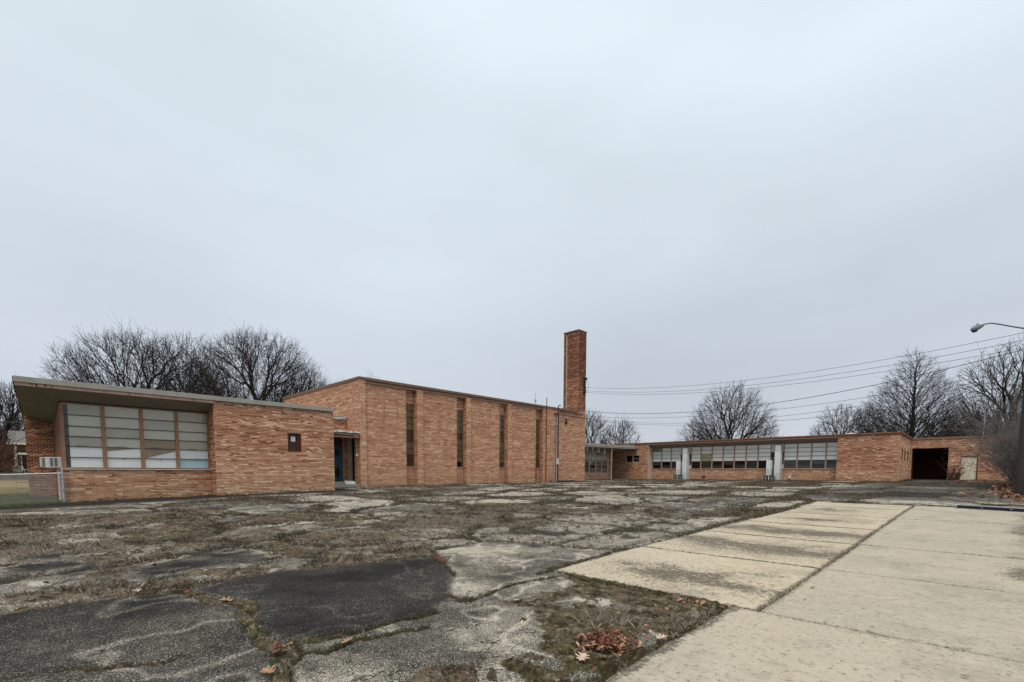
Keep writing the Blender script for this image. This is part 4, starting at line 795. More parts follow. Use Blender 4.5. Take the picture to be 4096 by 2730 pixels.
for yb in (ybA, ybB, ybC):
    for b, a in zip(yb, yb[1:]):
        f = ['unlit_interior' if cnt % 3 else None, None if cnt % 2 else 'unlit_interior', 'board', 'board', 'board', 'board']; lab = None  # dark sheets behind the low panes imitate the unlit inside
        if cnt == 0: f[5] = 'greenboard'; f[4] = 'board_grey'; f[3] = 'board_grey'; lab = 'window bay with a broken top light'
        if cnt == 4: f[2] = f[3] = 'stained'; lab = 'window bay with a mould-stained yellow board'
        if cnt in (6, 8, 12): f[4] = 'board_grey'
        sash_window(rw, 'X', XW+.06, a, b, zr_, f, fw=.05, framemat='frame_tan', barmat='dark', glass='glass' if cnt % 2 else 'glass', label=lab, bar=.026)
        cnt += 1
MB().box(XW-.07, XW+.1, 8.05, 25.15, .302, .328).build('window_sill', M['frame_pale'], rw)
for (ya, yb) in ((20.77, 21.86), (12.22, 13.28)):
    p = MB().box(XW+.05, XW+.10, ya, yb, .33, .74).box(XW+.05, XW+.10, ya, yb, 1.85, 2.58).build('infill_panel', M['offwhite'], rw)
    MB().box(XW+.12, XW+.14, ya, yb, .74, 1.85).build('dark_glass', M['unlit_interior'], rw)  # opaque dark sheet, not glass, painting the unlit inside
    MB().box(XW+.09, XW+.11, ya, yb, 1.28, 1.31).build('glazing_bar', M['frame_pale'], rw)
w_ = MB(); w_.box(46.82, 46.95, 26.23, 27.89, 1.05, 1.10).box(46.82, 46.95, 26.23, 27.89, 1.80, 1.85).box(46.82, 46.95, 26.98, 27.08, 1.10, 1.80)
w_ = w_.build('window', M['frame_pale'], rw); w_['label'] = 'small dark two-light window beside the alcove'; MB().box(46.84, 46.90, 26.23, 26.98, 1.43, 1.46).build('glazing_bar', M['frame_pale'], w_); MB().box(46.95, 46.96, 26.23, 27.89, 1.1, 1.8).build('pane', M['glass_dark'], w_)
MB().box(47.02, 47.05, 26.23, 27.89, 1.05, 1.85).build('board', M['unlit_interior'], rw)  # dark sheet standing in for shade behind the small window
MB().box(50.5, 50.7, 8.3, 25, -.9, 2.9).box(47.95, 50.5, 8.3, 25, -.95, -.9).box(47.95, 50.5, 8.3, 25, 2.7, 2.75).build('room_lining', M['unlit_interior'], rw)
# vent stacks and condensers: two sets
def vent_set(y, lab1, lab2):
    v = empty('vent_duct', (47.0, y, -.8), 'tall white duct boxed against the windows, '+lab1, 'duct', 'duct and condenser sets on far wing')
    MB().box(46.95, 47.58, y-.34, y+.12, 1.85, 2.42).build('upper_box', M['offwhite'], v, .01); MB().box(46.93, 47.58, y-.34, y+.13, -.05, 1.84).build('duct_body', M['white'], v, .01); MB().box(46.90, 47.58, y-.36, y+.12, -.78, -.06).build('lower_box', M['offwhite'], v, .01)
    MB().tube([(46.92, y-.36, .4), (46.88, y-.42, .25), (46.92, y-.37, .12)], .025, 5).build('bracket', M['galv'], v)
    s = empty('short_duct', (47.0, y+.6, -.4), 'shorter white box duct beside the tall duct, '+lab1, 'duct', 'duct and condenser sets on far wing')
    MB().box(46.95, 47.58, y+.36, y+.80, .30, 1.10).build('upper_box', M['white'], s, .01); MB().box(46.93, 47.58, y+.36, y+.80, -.28, .29).build('lower_box', M['offwhite'], s, .01)
    for k, yy in enumerate((y+.50, y-.02)):
        c = empty('condenser', (46.75, yy, -.8), 'black condenser unit '+('under the short duct, ' if k == 0 else 'under the tall duct, ')+lab2, 'condenser', 'black condensers at the foot of far wing')
        MB().box(46.60, 46.86, yy-.02, yy+.42, -.72, -.34).build('casing', M['black'], c, .015)
        fr = MB(); x = 46.57
        fr.box(x, x+.03, yy-.06, yy-.025, -.80, -.32).box(x, x+.03, yy+.425, yy+.46, -.80, -.32).box(x, x+.30, yy-.06, yy+.46, -.775, -.735).build('stand', M['offwhite'], c)
        MB().tube([(46.59, yy+.2, -.53), (46.575, yy+.2, -.53)], .13, 14).build('fan_grille', M['greyiron'], c)
vent_set(21.25, 'nearer the glazed annex', 'nearer the glazed annex'); vent_set(12.65, 'nearer the blank end block', 'nearer the blank end block')
tag(MB().box(47.50, 47.59, 11.55, 11.75, -.55, -.3).build('outlet_box', M['white'], None, .01), 'small white outlet box low on far wing wall', 'outlet box')
tag(MB().box(47.52, 47.59, 19.25, 19.6, -.55, -.36).build('wall_vent', M['rust'], None, .01), 'small dark vent low under the stained window', 'vent')
for (x, y, s, l) in ((49.5, 7.6, .55, 'pale domed roof vent above the blank end block'), (49.5, 27.6, .42, 'small pale roof vent above the alcove end of far wing')):
    r_ = empty('roof_vent', (x, y, 3.06), l, 'roof vent'); MB().tube([(x, y, 3.06), (x, y, 3.22)], s*.7, 12).build('neck', M['galv'], r_); MB().tube([(x, y, 3.22), (x, y, 3.26), (x, y, 3.36), (x, y, 3.42)], [s, s*1.05, s*.7, s*.1], 14).build('dome', M['offwhite'], r_)

# ================================================================== END BLOCK with open bay and pale door
eb = empty('end_block', (56, 0, -.6), 'brick end block with a wide dark open bay and pale door', 'building')
OK_ = Bricks(); XB_ = 55.90; om = MB(); bay = (1.47, 3.93, -2, 2.2); dr = (-.34, .62, -2, 1.43)
wallbox(om, 'X', XB_, XB_+.3, -7.0, 4.05, WZ, 3.0, [bay, dr]); OK_.wall('X', XB_, -7.0, 4.03, -.8, 2.98, [bay, dr], seed=120, shift=.0)
om.box(56.2, 61, 1.2, 1.4, WZ, 3.0); om.box(56.2, 61, 3.98, 4.05, WZ, 3.0); om.box(61, 61.2, -7, 4.05, WZ, 3.0); om.box(56.2, 61, -7, -6.8, WZ, 3.0)
om.build('wall', M['mortar'], eb); OK_.finish(eb, M['brick'])
MB().box(60.9, 60.98, 1.4, 3.98, -.8, 2.2).build('inner_wall', M['rust'], eb); MB().box(56.25, 60.9, 1.4, 1.45, -.8, 2.2).box(56.25, 60.9, 3.9, 3.98, -.8, 2.2).build('shade_lining', M['rust'], eb); MB().box(56.0, 61, 1.4, 3.98, -.75, -.58).build('floor_slab', M['unlit_interior'], eb)  # bay back, sides and floor coloured dark to imitate its deep shade
MB().box(55.95, 61.1, -7, 4.0, 3.0, 3.06).build('roof', M['roofing'], eb); MB().box(55.82, 55.90, -7.05, 3.9, 2.99, 3.14).build('coping', M['coping'], eb)
MB().box(56.2, 61, 1.4, 3.98, 2.22, 2.3).build('ceiling', M['unlit_interior'], eb)
dd = MB(); 
for i in range(6): dd.box(55.95, 55.99, -.33+i*.158, -.33+i*.158+.152, -.64, 1.40)
dd = dd.build('door', M['door_pale'], eb); MB().box(55.99, 56.0, -.33, .61, -.64, 1.40).build('backing', M['door_pale'], dd); MB().box(55.93, 55.95, .38, .60, .40, .45).build('hinge', M['rust'], dd); MB().tube([(55.94, -.22, .15), (55.90, -.22, .15)], .04, 8).build('knob', M['rust'], dd)
MB().box(55.88, 55.94, -.40, .66, 1.41, 1.47).box(55.88, 55.94, -.41, -.345, -.64, 1.41).build('door_frame', M['rust'], eb)
MB().tube([(55.86, .05, 2.35), (55.75, .02, 2.3), (55.74, -.1, 2.2)], .05, 6).build('lamp_bracket', M['offwhite'], eb)
MB().tube([(55.85, -.6, 3.0), (55.85, -.6, 5.4)], .03, 5).build('roof_mast', M['galv'], eb)

# ================================================================== objects round the lot
ac = empty('air_conditioner', (.72, 25.95, .1), 'white window air conditioner sticking out beside the fence post', 'air conditioner')
MB().box(.50, .95, 25.7, 26.25, .075, .49).build('casing', M['white'], ac, .012)
for x0 in (.62, .74): MB().box(x0, x0+.08, 25.69, 25.70, .13, .46).build('side_louvre', M['greyiron'], ac)
for i in range(6): MB().box(.492, .50, 25.75, 26.2, .12+i*.06, .145+i*.06).build('rear_louvre', M['greyiron'], ac)
ac2 = empty('air_conditioner', (.62, 27.1, .1), 'second, greyer air conditioner box behind the white one', 'air conditioner')
MB().box(.36, .95, 26.75, 27.35, .10, .50).build('casing', M['offwhite'], ac2, .012); MB().box(.42, .62, 26.738, 26.75, .15, .46).build('side_louvre', M['greenboard'], ac2)
MB().tube([(.8, 25.8, .075), (.93, 25.8, -.12)], .012, 5).build('bracket', M['galv'], ac)
# chain link fence
fe = empty('chain_link_fence', (0, 24.62, -1.25), 'galvanised chain-link fence with white top rail, joining the left wing', 'fence')
def fz(x): return -.14+.045*(x-.86)*(-.6)*(-1)
MB().tube([(.905, 24.62, -1.22), (.905, 24.62, .0)], .038, 10).tube([(.905, 24.62, .0), (.905, 24.62, .05), (.905, 24.62, .07)], [.045, .045, .02], 8).build('post', M['galv'], fe)
MB().tube([(.80, 24.62, -1.18), (.80, 24.62, -.14)], .014, 6).build('tension_bar', M['white'], fe)
for z in (-.16, -.32, -.74, -1.12): MB().box(.79, .95, 24.575, 24.665, z, z+.025).build('clamp', M['galv'], fe)
MB().tube([(.86, 24.62, -.13), (-.7, 24.62, -.19), (-5.5, 24.62, -.24)], .021, 8).build('top_rail', M['white'], fe)
for x0 in (-1.9, -4.7): MB().tube([(x0, 24.64, -1.4), (x0, 24.64, -.2)], .028, 8).build('post', M['galv'], fe)
ml = MB(); pit = .066
def clip(x0, z0, x1, z1): return (x0, 24.62, z0), (x1, 24.60, z1)
k = 0; x = -5.5
while x < 1.9:
    # two families of slanting wires, clipped to the fence panel
    for s in (1, -1):
        pts = []
        for q in np.linspace(0, 1.10, 8):
            xx = x + (q if s == 1 else 1.10-q); 
            if -5.45 < xx < .80: pts.append((xx, 24.62+.004*s, -.16+.02*(xx-.86)*0.9 - 1.06 + q*.96+.03*(xx-.8)*.2))
        if len(pts) > 1: ml.tube(pts, .0034, 3, False)
    x += pit
ml.build('chain_link_mesh', M['galv'], fe)
# handrail pipes on the lawn beyond
hr = empty('pipe_rail', (-.1, 33, -1.2), 'low rusty pipe rail standing on the grass behind the fence', 'rail')
MB().tube([(-.42, 33, -1.15), (-.42, 33, -.62), (.3, 33, -.62)], .022, 6).build('rail', M['coping2'], hr); MB().tube([(-.42, 33, -.92), (.3, 33, -.92)], .018, 6).build('lower_rail', M['coping2'], hr)
# fallen beam on the slab edge
be = empty('fallen_post', (21.6, -1, -1.2), 'fallen metal post with two rails lying across far end of pavement', 'post')
bz = h1(21.6, -.5)+.03
MB().hexa([(21.50, .27, bz), (20.95, -1.6, bz-.02), (21.0, -1.62, bz-.02), (21.55, .25, bz), (21.50, .27, bz+.09), (20.95, -1.6, bz+.07), (21.0, -1.62, bz+.07), (21.55, .25, bz+.09)]).build('front_rail', M['beam'], be)
MB().hexa([(21.49, .275, bz+.092), (20.94, -1.6, bz+.072), (21.03, -1.62, bz+.072), (21.58, .25, bz+.092), (21.49, .275, bz+.105), (20.94, -1.6, bz+.085), (21.03, -1.62, bz+.085), (21.58, .25, bz+.105)]).build('front_flange', M['galv'], be)
MB().hexa([(22.1, .30, bz), (21.55, -1.6, bz-.02), (21.6, -1.62, bz-.02), (22.15, .28, bz), (22.1, .30, bz+.10), (21.55, -1.6, bz+.08), (21.6, -1.62, bz+.08), (22.15, .28, bz+.10)]).build('rear_rail', M['galv'], be)
MB().box(21.5, 22.15, .22, .30, bz, bz+.1).build('end_cap', M['galv'], be)
for y0 in (-.35, -1.0): MB().hexa([(21.4+.29*y0, y0, bz+.02), (22.0+.29*y0, y0, bz+.02), (22.0+.29*y0, y0+.06, bz+.02), (21.4+.29*y0, y0+.06, bz+.02), (21.4+.29*y0, y0, bz+.05), (22.0+.29*y0, y0, bz+.05), (22.0+.29*y0, y0+.06, bz+.05), (21.4+.29*y0, y0+.06, bz+.05)]).build('crossbar', M['greyiron'], be)

# ================================================================== utility pole, lamp and overhead wires
PX, PY = 30.76, -1.62
po = empty('utility_pole', (PX, PY, -1.0), 'dark wooden utility pole at the right edge behind brush', 'utility pole')
MB().tube([(PX, PY, -1.1), (PX, PY, 3), (PX, PY, 9.4)], [.17, .155, .12], 12).build('shaft', M['pole'], po)
for z in (5.45, 4.9, 4.4): MB().tube([(PX-.12, PY+.16, z), (PX-.12, PY+.10, z)], .06, 8).build('insulator', M['black'], po)
MB().box(PX-.1, PX+.12, PY+.10, PY+.2, 5.2, 5.7).build('bracket', M['black'], po)
la = empty('street_lamp', (PX, PY, 6.4), 'grey cobra-head street lamp on a curved arm', 'street lamp')
MB().tube([(PX-.02, PY+.1, 6.28), (30.6, -1.1, 6.42), (30.45, -.62, 6.60), (30.25, -.32, 6.68), (30.05, -.08, 6.64), (29.98, .02, 6.60)], [.035, .033, .031, .03, .03, .03], 8).build('arm', M['greyiron'], la)
hv = Vector((29.62, .36, 6.38)) - Vector((30.02, -.06, 6.60)); 
P0 = Vector((30.03, -.07, 6.60))
def prof(t): return P0 + hv*t
hd = MB(); pts = [prof(0), prof(.15), prof(.4), prof(.65), prof(.85), prof(1.0)]; hd.tube([p+Vector((0, 0, .0)) for p in pts], [.04, .075, .115, .125, .085, .015], 12)
hdo = hd.build('lamp_head', M['greyiron'], la)
MB().tube([prof(.46)+Vector((0, 0, -.075)), prof(.58)+Vector((0, 0, -.095)), prof(.74)+Vector((0, 0, -.095)), prof(.90)+Vector((0, 0, -.06))], [.02, .085, .08, .02], 12).build('lens', M['black'], la)
MB().tube([prof(.48)+Vector((0, 0, .10)), prof(.48)+Vector((0, 0, .17))], .032, 8).build('photocell', M['greyiron'], la)
WIRES = [((36.5, 26.05, 7.78), 6.16, .84, 'uppermost overhead wire, from chimney to pole'), ((36.5, 26.05, 7.5), 5.83, .88, 'second overhead wire from top, ending on chimney'), ((36.5, 26.05, 7.34), 5.50, .85, 'third overhead wire from top, ending on chimney'),
         ((33.0, 26.05, 5.56), 5.44, 1.40, 'thick overhead service cable sagging to gymnasium mast'), ((32.5, 26.03, 5.05), 4.6, 1.09, 'fifth overhead wire, below the thick cable'), ((36.5, 26.05, 4.96), 4.25, 1.1, 'sixth overhead wire, second lowest of the group'), ((36.5, 26.05, 4.84), 3.70, .97, 'lowest overhead wire across the lot')]
for i, (a, zb_, sag, lab) in enumerate(WIRES):
    A = Vector(a); Bp = Vector((PX-.1, PY+.14, zb_)); pts = []
    for t_ in np.linspace(0, 1, 40): p = A.lerp(Bp, float(t_)); p.z -= 4*sag*t_*(1-t_); pts.append(p)
    tag(MB().tube(pts, .015 if i == 3 else .0095, 4).build('overhead_wire', M['wire']), lab, 'wire', 'overhead wires over the lot')
for i, (z0, z1) in enumerate(((2.55, 2.6),)):
    tag(MB().tube([(-9, 40, z0), (-.3, 38, z1), (2, 37, z1)], .02, 4).build('overhead_wire', M['wire']), 'single wire crossing behind the left wing roof', 'wire')

# ================================================================== distant house and stone wall at the far left
ho = empty('house', (-2, 60, -1.2), 'small house with stone porch and grey shingle roof beyond the lawn', 'house')
MB().box(-4.5, 4, 60, 66, -1.3, 2.2).build('wall', M['brownboard'], ho)
MB().hexa([(-1.05, 57.5, 2.25), (4.5, 57.5, 2.25), (4.5, 66, 2.25), (-1.05, 66, 2.25), (-1.05, 59.2, 3.0), (4.5, 59.2, 3.0), (4.5, 64, 3.6), (-1.05, 64, 3.6)]).build('roof', M['shingle'], ho)
MB().box(-1.1, 4.5, 57.4, 57.5, 2.08, 2.26).build('gutter', M['cream'], ho); MB().box(-.9, 4, 57.7, 57.8, 1.6, 2.05).build('porch_beam', M['brownboard'], ho)
MB().box(-.72, -.55, 57.6, 57.8, .25, 2.0).build('porch_post', M['cream'], ho); MB().box(-.55, 4, 57.62, 57.7, 1.25, 1.42).build('porch_rail', M['white'], ho)
MB().box(-.3, .35, 59.9, 59.99, -.2, 1.1).build('window', M['glass_dark'], ho); MB().box(-.38, -.3, 59.85, 59.98, -.2, 1.2).box(.35, .62, 59.85, 59.98, -.3, 1.2).build('window_frame', M['white'], ho)
stw = MB(); rs = random.Random(3)
pier = empty('stone_wall', (-1, 57, -1.2), 'low rough stone wall and pier in front of house', 'wall')
for lvl in range(4):
    x = -6.0
    while x < 2.2:
        w0 = rs.uniform(.25, .5); 
        MB().box(x, x+w0-.02, 57.0+rs.uniform(-.03, .03), 57.35, -.95+lvl*.17, -.95+lvl*.17+.155).build('stone', M['stone'], pier, .015); x += w0
for lvl in range(4): MB().box(-.85+rs.uniform(-.02, .02), -.35, 56.85, 57.35, -.25+lvl*.14, -.25+lvl*.14+.13).build('stone', M['stone'], pier, .015)
MB().box(-2.0, -.88, 57.0, 57.3, -.25, -.18).build('coping_stone', M['dark'], pier)
ch_ = empty('porch_chair', (-.1, 56.9, -.2), 'pale garden chair frame by the stone pier', 'chair')
MB().tube([(-.3, 56.9, .25), (-.1, 56.9, -.45)], .03, 5).build('leg', M['white'], ch_); MB().tube([(.1, 56.9, -.45), (.1, 56.9, .1)], .03, 5).build('leg', M['white'], ch_); MB().box(-.25, .25, 56.8, 57.0, -.02, .03).build('seat', M['white'], ch_); MB().box(-.36, -.28, 56.8, 57.0, .0, .3).build('backrest', M['white'], ch_)
# ------------------------------------------------------------------ bare winter trees
def seg_mesh(name, P0, P1, R0, R1, n, mat, parent):
    if len(P0) == 0: return None
    P0, P1, R0, R1 = map(lambda a: np.asarray(a, float), (P0, P1, R0, R1)); D = P1-P0; D /= np.linalg.norm(D, axis=1)[:, None]+1e-9
    ref = np.where(np.abs(D[:, 2:3]) > .9, np.array([[1., 0, 0]]), np.array([[0., 0, 1]])); A = np.cross(D, ref); A /= np.linalg.norm(A, axis=1)[:, None]; B = np.cross(D, A)
    k = np.arange(n)*2*np.pi/n; ring = A[:, None, :]*np.cos(k)[None, :, None] + B[:, None, :]*np.sin(k)[None, :, None]
    V = np.concatenate([P0[:, None, :]+ring*R0[:, None, None], (P1+D*R1[:, None]*.5)[:, None, :]+ring*R1[:, None, None]], 1)
    m = len(P0); b = (np.arange(m)*2*n)[:, None, None]; q = np.array([(i, (i+1) % n, n+(i+1) % n, n+i) for i in range(n)])[None]
    me = npmesh(name, V.reshape(-1, 3), (b+q).reshape(-1, 4), n > 4); return link(name, me, mat, parent)
class Tree:
    def __init__(s, seed): s.rng = np.random.RandomState(seed); s.S = []
    def limb(s, p, q, r0, r1, wig):
        """crooked limb from p to q, broken into short pieces"""
        L_ = np.linalg.norm(q-p); k = max(1, min(6, int(L_/.7))); prev = p; 
        for i in range(1, k+1):
            t = i/k; x = p+(q-p)*t
            if i < k: x = x + s.rng.randn(3)*wig*L_/k
            s.S.append((prev, x, r0+(r1-r0)*(i-1)/k, r0+(r1-r0)*t)); prev = x
    def rad(s, n): return s.rmin*(n**s.ex)
    def grow(s, p, T, up, depth=0):
        n = len(T)
        if n == 1:
            dd = T[0]-p; Ld = np.linalg.norm(dd); T = np.array([p+dd/(Ld+1e-9)*min(Ld, 1.7*s.tw)])
            s.limb(p, T[0], s.rmin*1.15, s.rmin*.6, .12)
            q = T[0]; d = q-p; L_ = min(np.linalg.norm(d), 1.6)
            d = d/(np.linalg.norm(d)+1e-9)
            for _ in range(s.sprig):
                t = s.rng.uniform(.15, 1.); b = p+(q-p)*t; e = b+(d*.6+s.rng.randn(3)*.5+np.array([0, 0, .2]))*s.rng.uniform(.3, .8)*s.tw
                s.S.append((b, e, s.rmin*.7, s.rmin*.45))
            return
        c = T.mean(0); d = c-p; L_ = np.linalg.norm(d); st = s.rng.uniform(.22, .38) if n > 6 else .45
        q = p+d*st; q = q + np.array([0, 0, up*L_*st*.25]) + s.rng.randn(3)*.05*L_*st
        s.limb(p, q, s.rad(n), s.rad(n)*.93, .13)
        X = T-q; dn = d/(L_+1e-9); X = X-np.outer(X@dn, dn); X = X/(np.linalg.norm(T-q, axis=1)[:, None]+.3)
        u, sv, vt = np.linalg.svd(X-X.mean(0), full_matrices=False) if n < 4000 else (None, None, np.linalg.eigh(np.cov(X.T))[1].T[::-1])
        pr = (X-X.mean(0))@vt[0]; cut = np.quantile(pr, s.rng.uniform(.28, .5) if s.rng.rand() < .5 else s.rng.uniform(.5, .72)); a = pr <= cut
        if a.all() or not a.any(): a = np.arange(n) < n//2
        s.grow(q, T[a], up, depth+1); s.grow(q, T[~a], up, depth+1)
def make_tree(label, base, top, rx, kind, n, seed, crown0=.3, rmin=.018, mat='twig', name='bare_tree', ex=.36, trunk_r=None, sprig=2, tw=1., group='bare winter trees behind the school', lean=0., rz=None):
    """base (x,y,z); top = crown top z; rx = crown half width"""
    t = Tree(seed); rg = t.rng; t.rmin = rmin; t.ex = ex; t.sprig = sprig; t.tw = tw; b = np.array(base, float); Ht = top-b[2]
    root = empty(name, tuple(base), label, 'tree', group); ry = rz or rx
    cz0 = b[2]+Ht*crown0
    pts = rg.uniform(-1, 1, (n*4, 3)); 
    if kind == 'cone':
        h = (pts[:, 2]+1)/2; rr = (1-h)**.62*1.0+.05; rr = rr*(1-.25*np.exp(-(h/.10)**2)); ok = np.hypot(pts[:, 0], pts[:, 1]) < rr
    elif kind == 'fan':
        h = (pts[:, 2]+1)/2; rr = np.sqrt(np.clip(1-(np.abs(h-.40)/np.where(h > .4, .61, .52))**2.2, 0, 1)); ok = np.hypot(pts[:, 0], pts[:, 1]) < rr
    else: ok = (pts**2).sum(1) < 1
    pts = pts[ok]; rad3 = np.hypot(pts[:, 0], pts[:, 1])
    lob = 1+.12*(fbm(np.arctan2(pts[:, 1], pts[:, 0])*1.5+9, pts[:, 2]*2+seed, seed, 3)-.5)*2
    keep = rg.rand(len(pts)) < (.35+.65*np.clip(np.linalg.norm(pts*[1, 1, .8], axis=1), 0, 1)**1.5); pts = (pts*lob[:, None])[keep][:n]
    T = np.stack([b[0]+pts[:, 0]*rx, b[1]+pts[:, 1]*ry, cz0+(pts[:, 2]+1)/2*(top-cz0)], 1); T[:, 0] += lean*(T[:, 2]-b[2])
    if kind == 'cone':
        m = 17; zs_ = np.linspace(b[2]+Ht*max(.10, crown0*.8), top-Ht*.05, m); lead = [b.copy()]
        for z in zs_: lead.append(np.array([b[0]+rg.randn()*.06, b[1]+rg.randn()*.06, z]))
        R_ = trunk_r or t.rad(len(T)); 
        for i in range(m): r0 = R_*(1-.93*((i)/m)); r1 = R_*(1-.93*((i+1)/m)); t.S.append((lead[i], lead[i+1], r0, r1))
        az = np.arctan2(T[:, 1]-b[1], T[:, 0]-b[0]); rh = np.hypot(T[:, 0]-b[0], T[:, 1]-b[1]); zst = T[:, 2]-rh*rg.uniform(.55, 1.2, len(T)); bi = np.clip(np.searchsorted(zs_, zst), 1, m-1)
        sec = ((az+bi*1.3) % (2*np.pi)/(2*np.pi)*5).astype(int)
        for i in range(1, m):
            for s_ in range(5):
                g = T[(bi == i) & (sec == s_)]
                if len(g): t.grow(lead[i], g, .15)
    else:
        fork = b+np.array([0, 0, Ht*.22]); R_ = trunk_r or t.rad(len(T))
        t.limb(b, fork, R_*1.15, R_, .03)
        if kind == 'fan':
            az = np.arctan2(T[:, 1]-b[1], T[:, 0]-b[0]); rel = T-fork; el = np.arctan2(rel[:, 2], np.hypot(rel[:, 0], rel[:, 1])); az = np.arctan2(rel[:, 1], rel[:, 0]); sec = ((az+.3+seed) % (2*np.pi)/(2*np.pi)*5).astype(int); sec[el > 1.05] = 5; sec[(el < .45)] += 6
            for s_ in range(12):
                g = T[sec == s_]
                if len(g): t.grow(fork if s_ < 6 else fork-np.array([0, 0, Ht*.05]), g, .10)
        else: t.grow(fork, T, .2)
    P0 = np.array([s_[0] for s_ in t.S]); P1 = np.array([s_[1] for s_ in t.S]); R0 = np.array([s_[2] for s_ in t.S]); R1 = np.array([s_[3] for s_ in t.S]); big = R0 > rmin*4.2
    seg_mesh('trunk', P0[big], P1[big], R0[big], R1[big], 6, M['bark'], root)
    seg_mesh('crown', P0[~big], P1[~big], R0[~big], R1[~big], 3, M[mat], root)
    return root
make_tree('tallest spreading bare tree behind the left wing roof, its crown reaching farthest left', (9.4, 66.5, -1), 15.3, 8.9, 'fan', 5200, 11, .06, .015, ex=.40, trunk_r=.42, sprig=3, tw=1.2)
make_tree('dark dense bare tree behind the left wing, nearest the gymnasium', (17.6, 55.5, -1), 15.0, 7.4, 'fan', 5600, 12, .06, .0145, ex=.41, trunk_r=.42, sprig=3)
make_tree('bare tree filling the gap between the two big crowns', (12.2, 60, -1), 14.4, 5.2, 'fan', 1900, 13, .1, .014, sprig=3)
make_tree('low twiggy bare tree right of the dense crown', (21.8, 53.5, -1), 11.6, 4.4, 'fan', 1600, 19, .08, .014, sprig=3)
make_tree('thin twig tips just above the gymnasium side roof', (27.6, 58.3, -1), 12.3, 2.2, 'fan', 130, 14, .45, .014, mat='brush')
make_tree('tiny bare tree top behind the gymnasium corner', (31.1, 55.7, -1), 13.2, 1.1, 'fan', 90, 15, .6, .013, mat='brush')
make_tree('sparse bare tree between chimney and annex roof', (62.5, 44.0, -1), 10.0, 4.0, 'fan', 1000, 16, .15, .018, sprig=3)
make_tree('darker small bare tree right of the sparse one', (66.4, 40.6, -1), 8.8, 3.4, 'fan', 700, 17, .15, .018, sprig=3)
make_tree('round-crowned bare tree standing behind the long window band', (84.0, 30.1, -1), 15.3, 7.2, 'fan', 2300, 21, .06, .018, ex=.44, trunk_r=.38, sprig=3, tw=1.2)
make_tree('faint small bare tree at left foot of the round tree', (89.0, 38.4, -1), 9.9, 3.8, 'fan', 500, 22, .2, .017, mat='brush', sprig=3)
make_tree('reddish thicket tree under the round crown', (86.0, 34.0, -1), 9.0, 3.4, 'fan', 600, 23, .15, .018, mat='twig_red', sprig=3)
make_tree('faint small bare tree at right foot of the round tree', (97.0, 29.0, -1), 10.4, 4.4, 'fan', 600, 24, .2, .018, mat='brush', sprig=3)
make_tree('spreading bare tree left of the pyramid-shaped one', (91.2, 15.2, -1), 11.0, 4.9, 'fan', 1200, 25, .12, .018, sprig=3)
make_tree('small bare tree directly behind the blank end block', (95.5, 12.0, -1), 11.6, 4.0, 'fan', 800, 26, .12, .018, sprig=3)
make_tree('pyramid-shaped bare oak, tallest above the end block', (103.4, 7.4, -1), 20.4, 11.2, 'cone', 3800, 27, .14, .0195, ex=.39, trunk_r=.46, sprig=3, tw=1.3)
make_tree('gaunt bare tree near the utility pole', (73.4, -2.6, -1), 14.0, 5.0, 'fan', 1300, 28, .22, .018, ex=.44, trunk_r=.34, sprig=3)
make_tree('bare tree half cut off by the right edge behind pole', (70.5, -6.2, -1), 12.5, 4.2, 'fan', 1000, 29, .2, .017, ex=.43, sprig=3)
make_tree('low dark bare tree right of the pyramid-shaped oak', (96, -.8, -1), 9.2, 5.4, 'fan', 1000, 30, .1, .020, sprig=3)
make_tree('bare tree behind the house at far left', (-1.6, 68.0, -1), 8.8, 3.8, 'fan', 1200, 31, .2, .017, ex=.42, group='bare winter trees by the house', sprig=3)
make_tree('second bare tree at the left edge', (-5.2, 60.0, -1), 8.0, 3.0, 'fan', 600, 32, .2, .017, ex=.42, group='bare winter trees by the house')
make_tree('reddish bare tree close beside the stone wall', (-1.7, 55.5, -1), 3.6, 1.5, 'fan', 260, 33, .15, .02, mat='twig_red', group='bare winter trees by the house')

def thicket(name, label, spots, n_stem, hgt, spread, seed, mat, cat='thicket', rr=.006, kids=5):
    rg = np.random.RandomState(seed); P0, P1, R0, R1 = [], [], [], []
    for (x, y, sc) in spots:
        zb_ = h1(x, y)
        for i in range(n_stem):
            p = np.array([x+rg.randn()*.35*spread, y+rg.randn()*.35*spread, zb_-.05]); d = np.array([rg.randn()*.32, rg.randn()*.32, 1.]); hh = hgt*sc*rg.uniform(.45, 1.05); k = 5; r = rr*rg.uniform(.8, 2.)
            for j in range(k):
                q = p+d*hh/k; P0.append(p); P1.append(q); R0.append(r*(1-j/k*.6)); R1.append(r*(1-(j+1)/k*.6))
                for _ in range(kids if j > 0 else 1):
                    e = q+(d*.5+rg.randn(3)*.55)*hh*rg.uniform(.08, .22); P0.append(q); P1.append(e); R0.append(rr*.7); R1.append(rr*.4)
                    e2 = e+(rg.randn(3)*.5+[0, 0, .3])*hh*.07; P0.append(e); P1.append(e2); R0.append(rr*.5); R1.append(rr*.35)
                p = q; d = d+rg.randn(3)*.22; d[2] = abs(d[2])
    o = seg_mesh(name, P0, P1, R0, R1, 3, M[mat], None); return tag(o, label, cat)
thicket('brush_thicket', 'tall grey twiggy brush hiding the end block corner', [(50, -2.9, 1.0), (47.5, -3.1, 1.05), (44.5, -2.8, 1.0), (41, -2.6, 1.0), (38.5, -2.7, 1.0), (36.2, -2.6, .95), (40, -3.4, 1.1), (43, -3.8, 1.1)], 130, 3.7, .9, 51, 'brush', rr=.011)['kind'] = 'stuff'
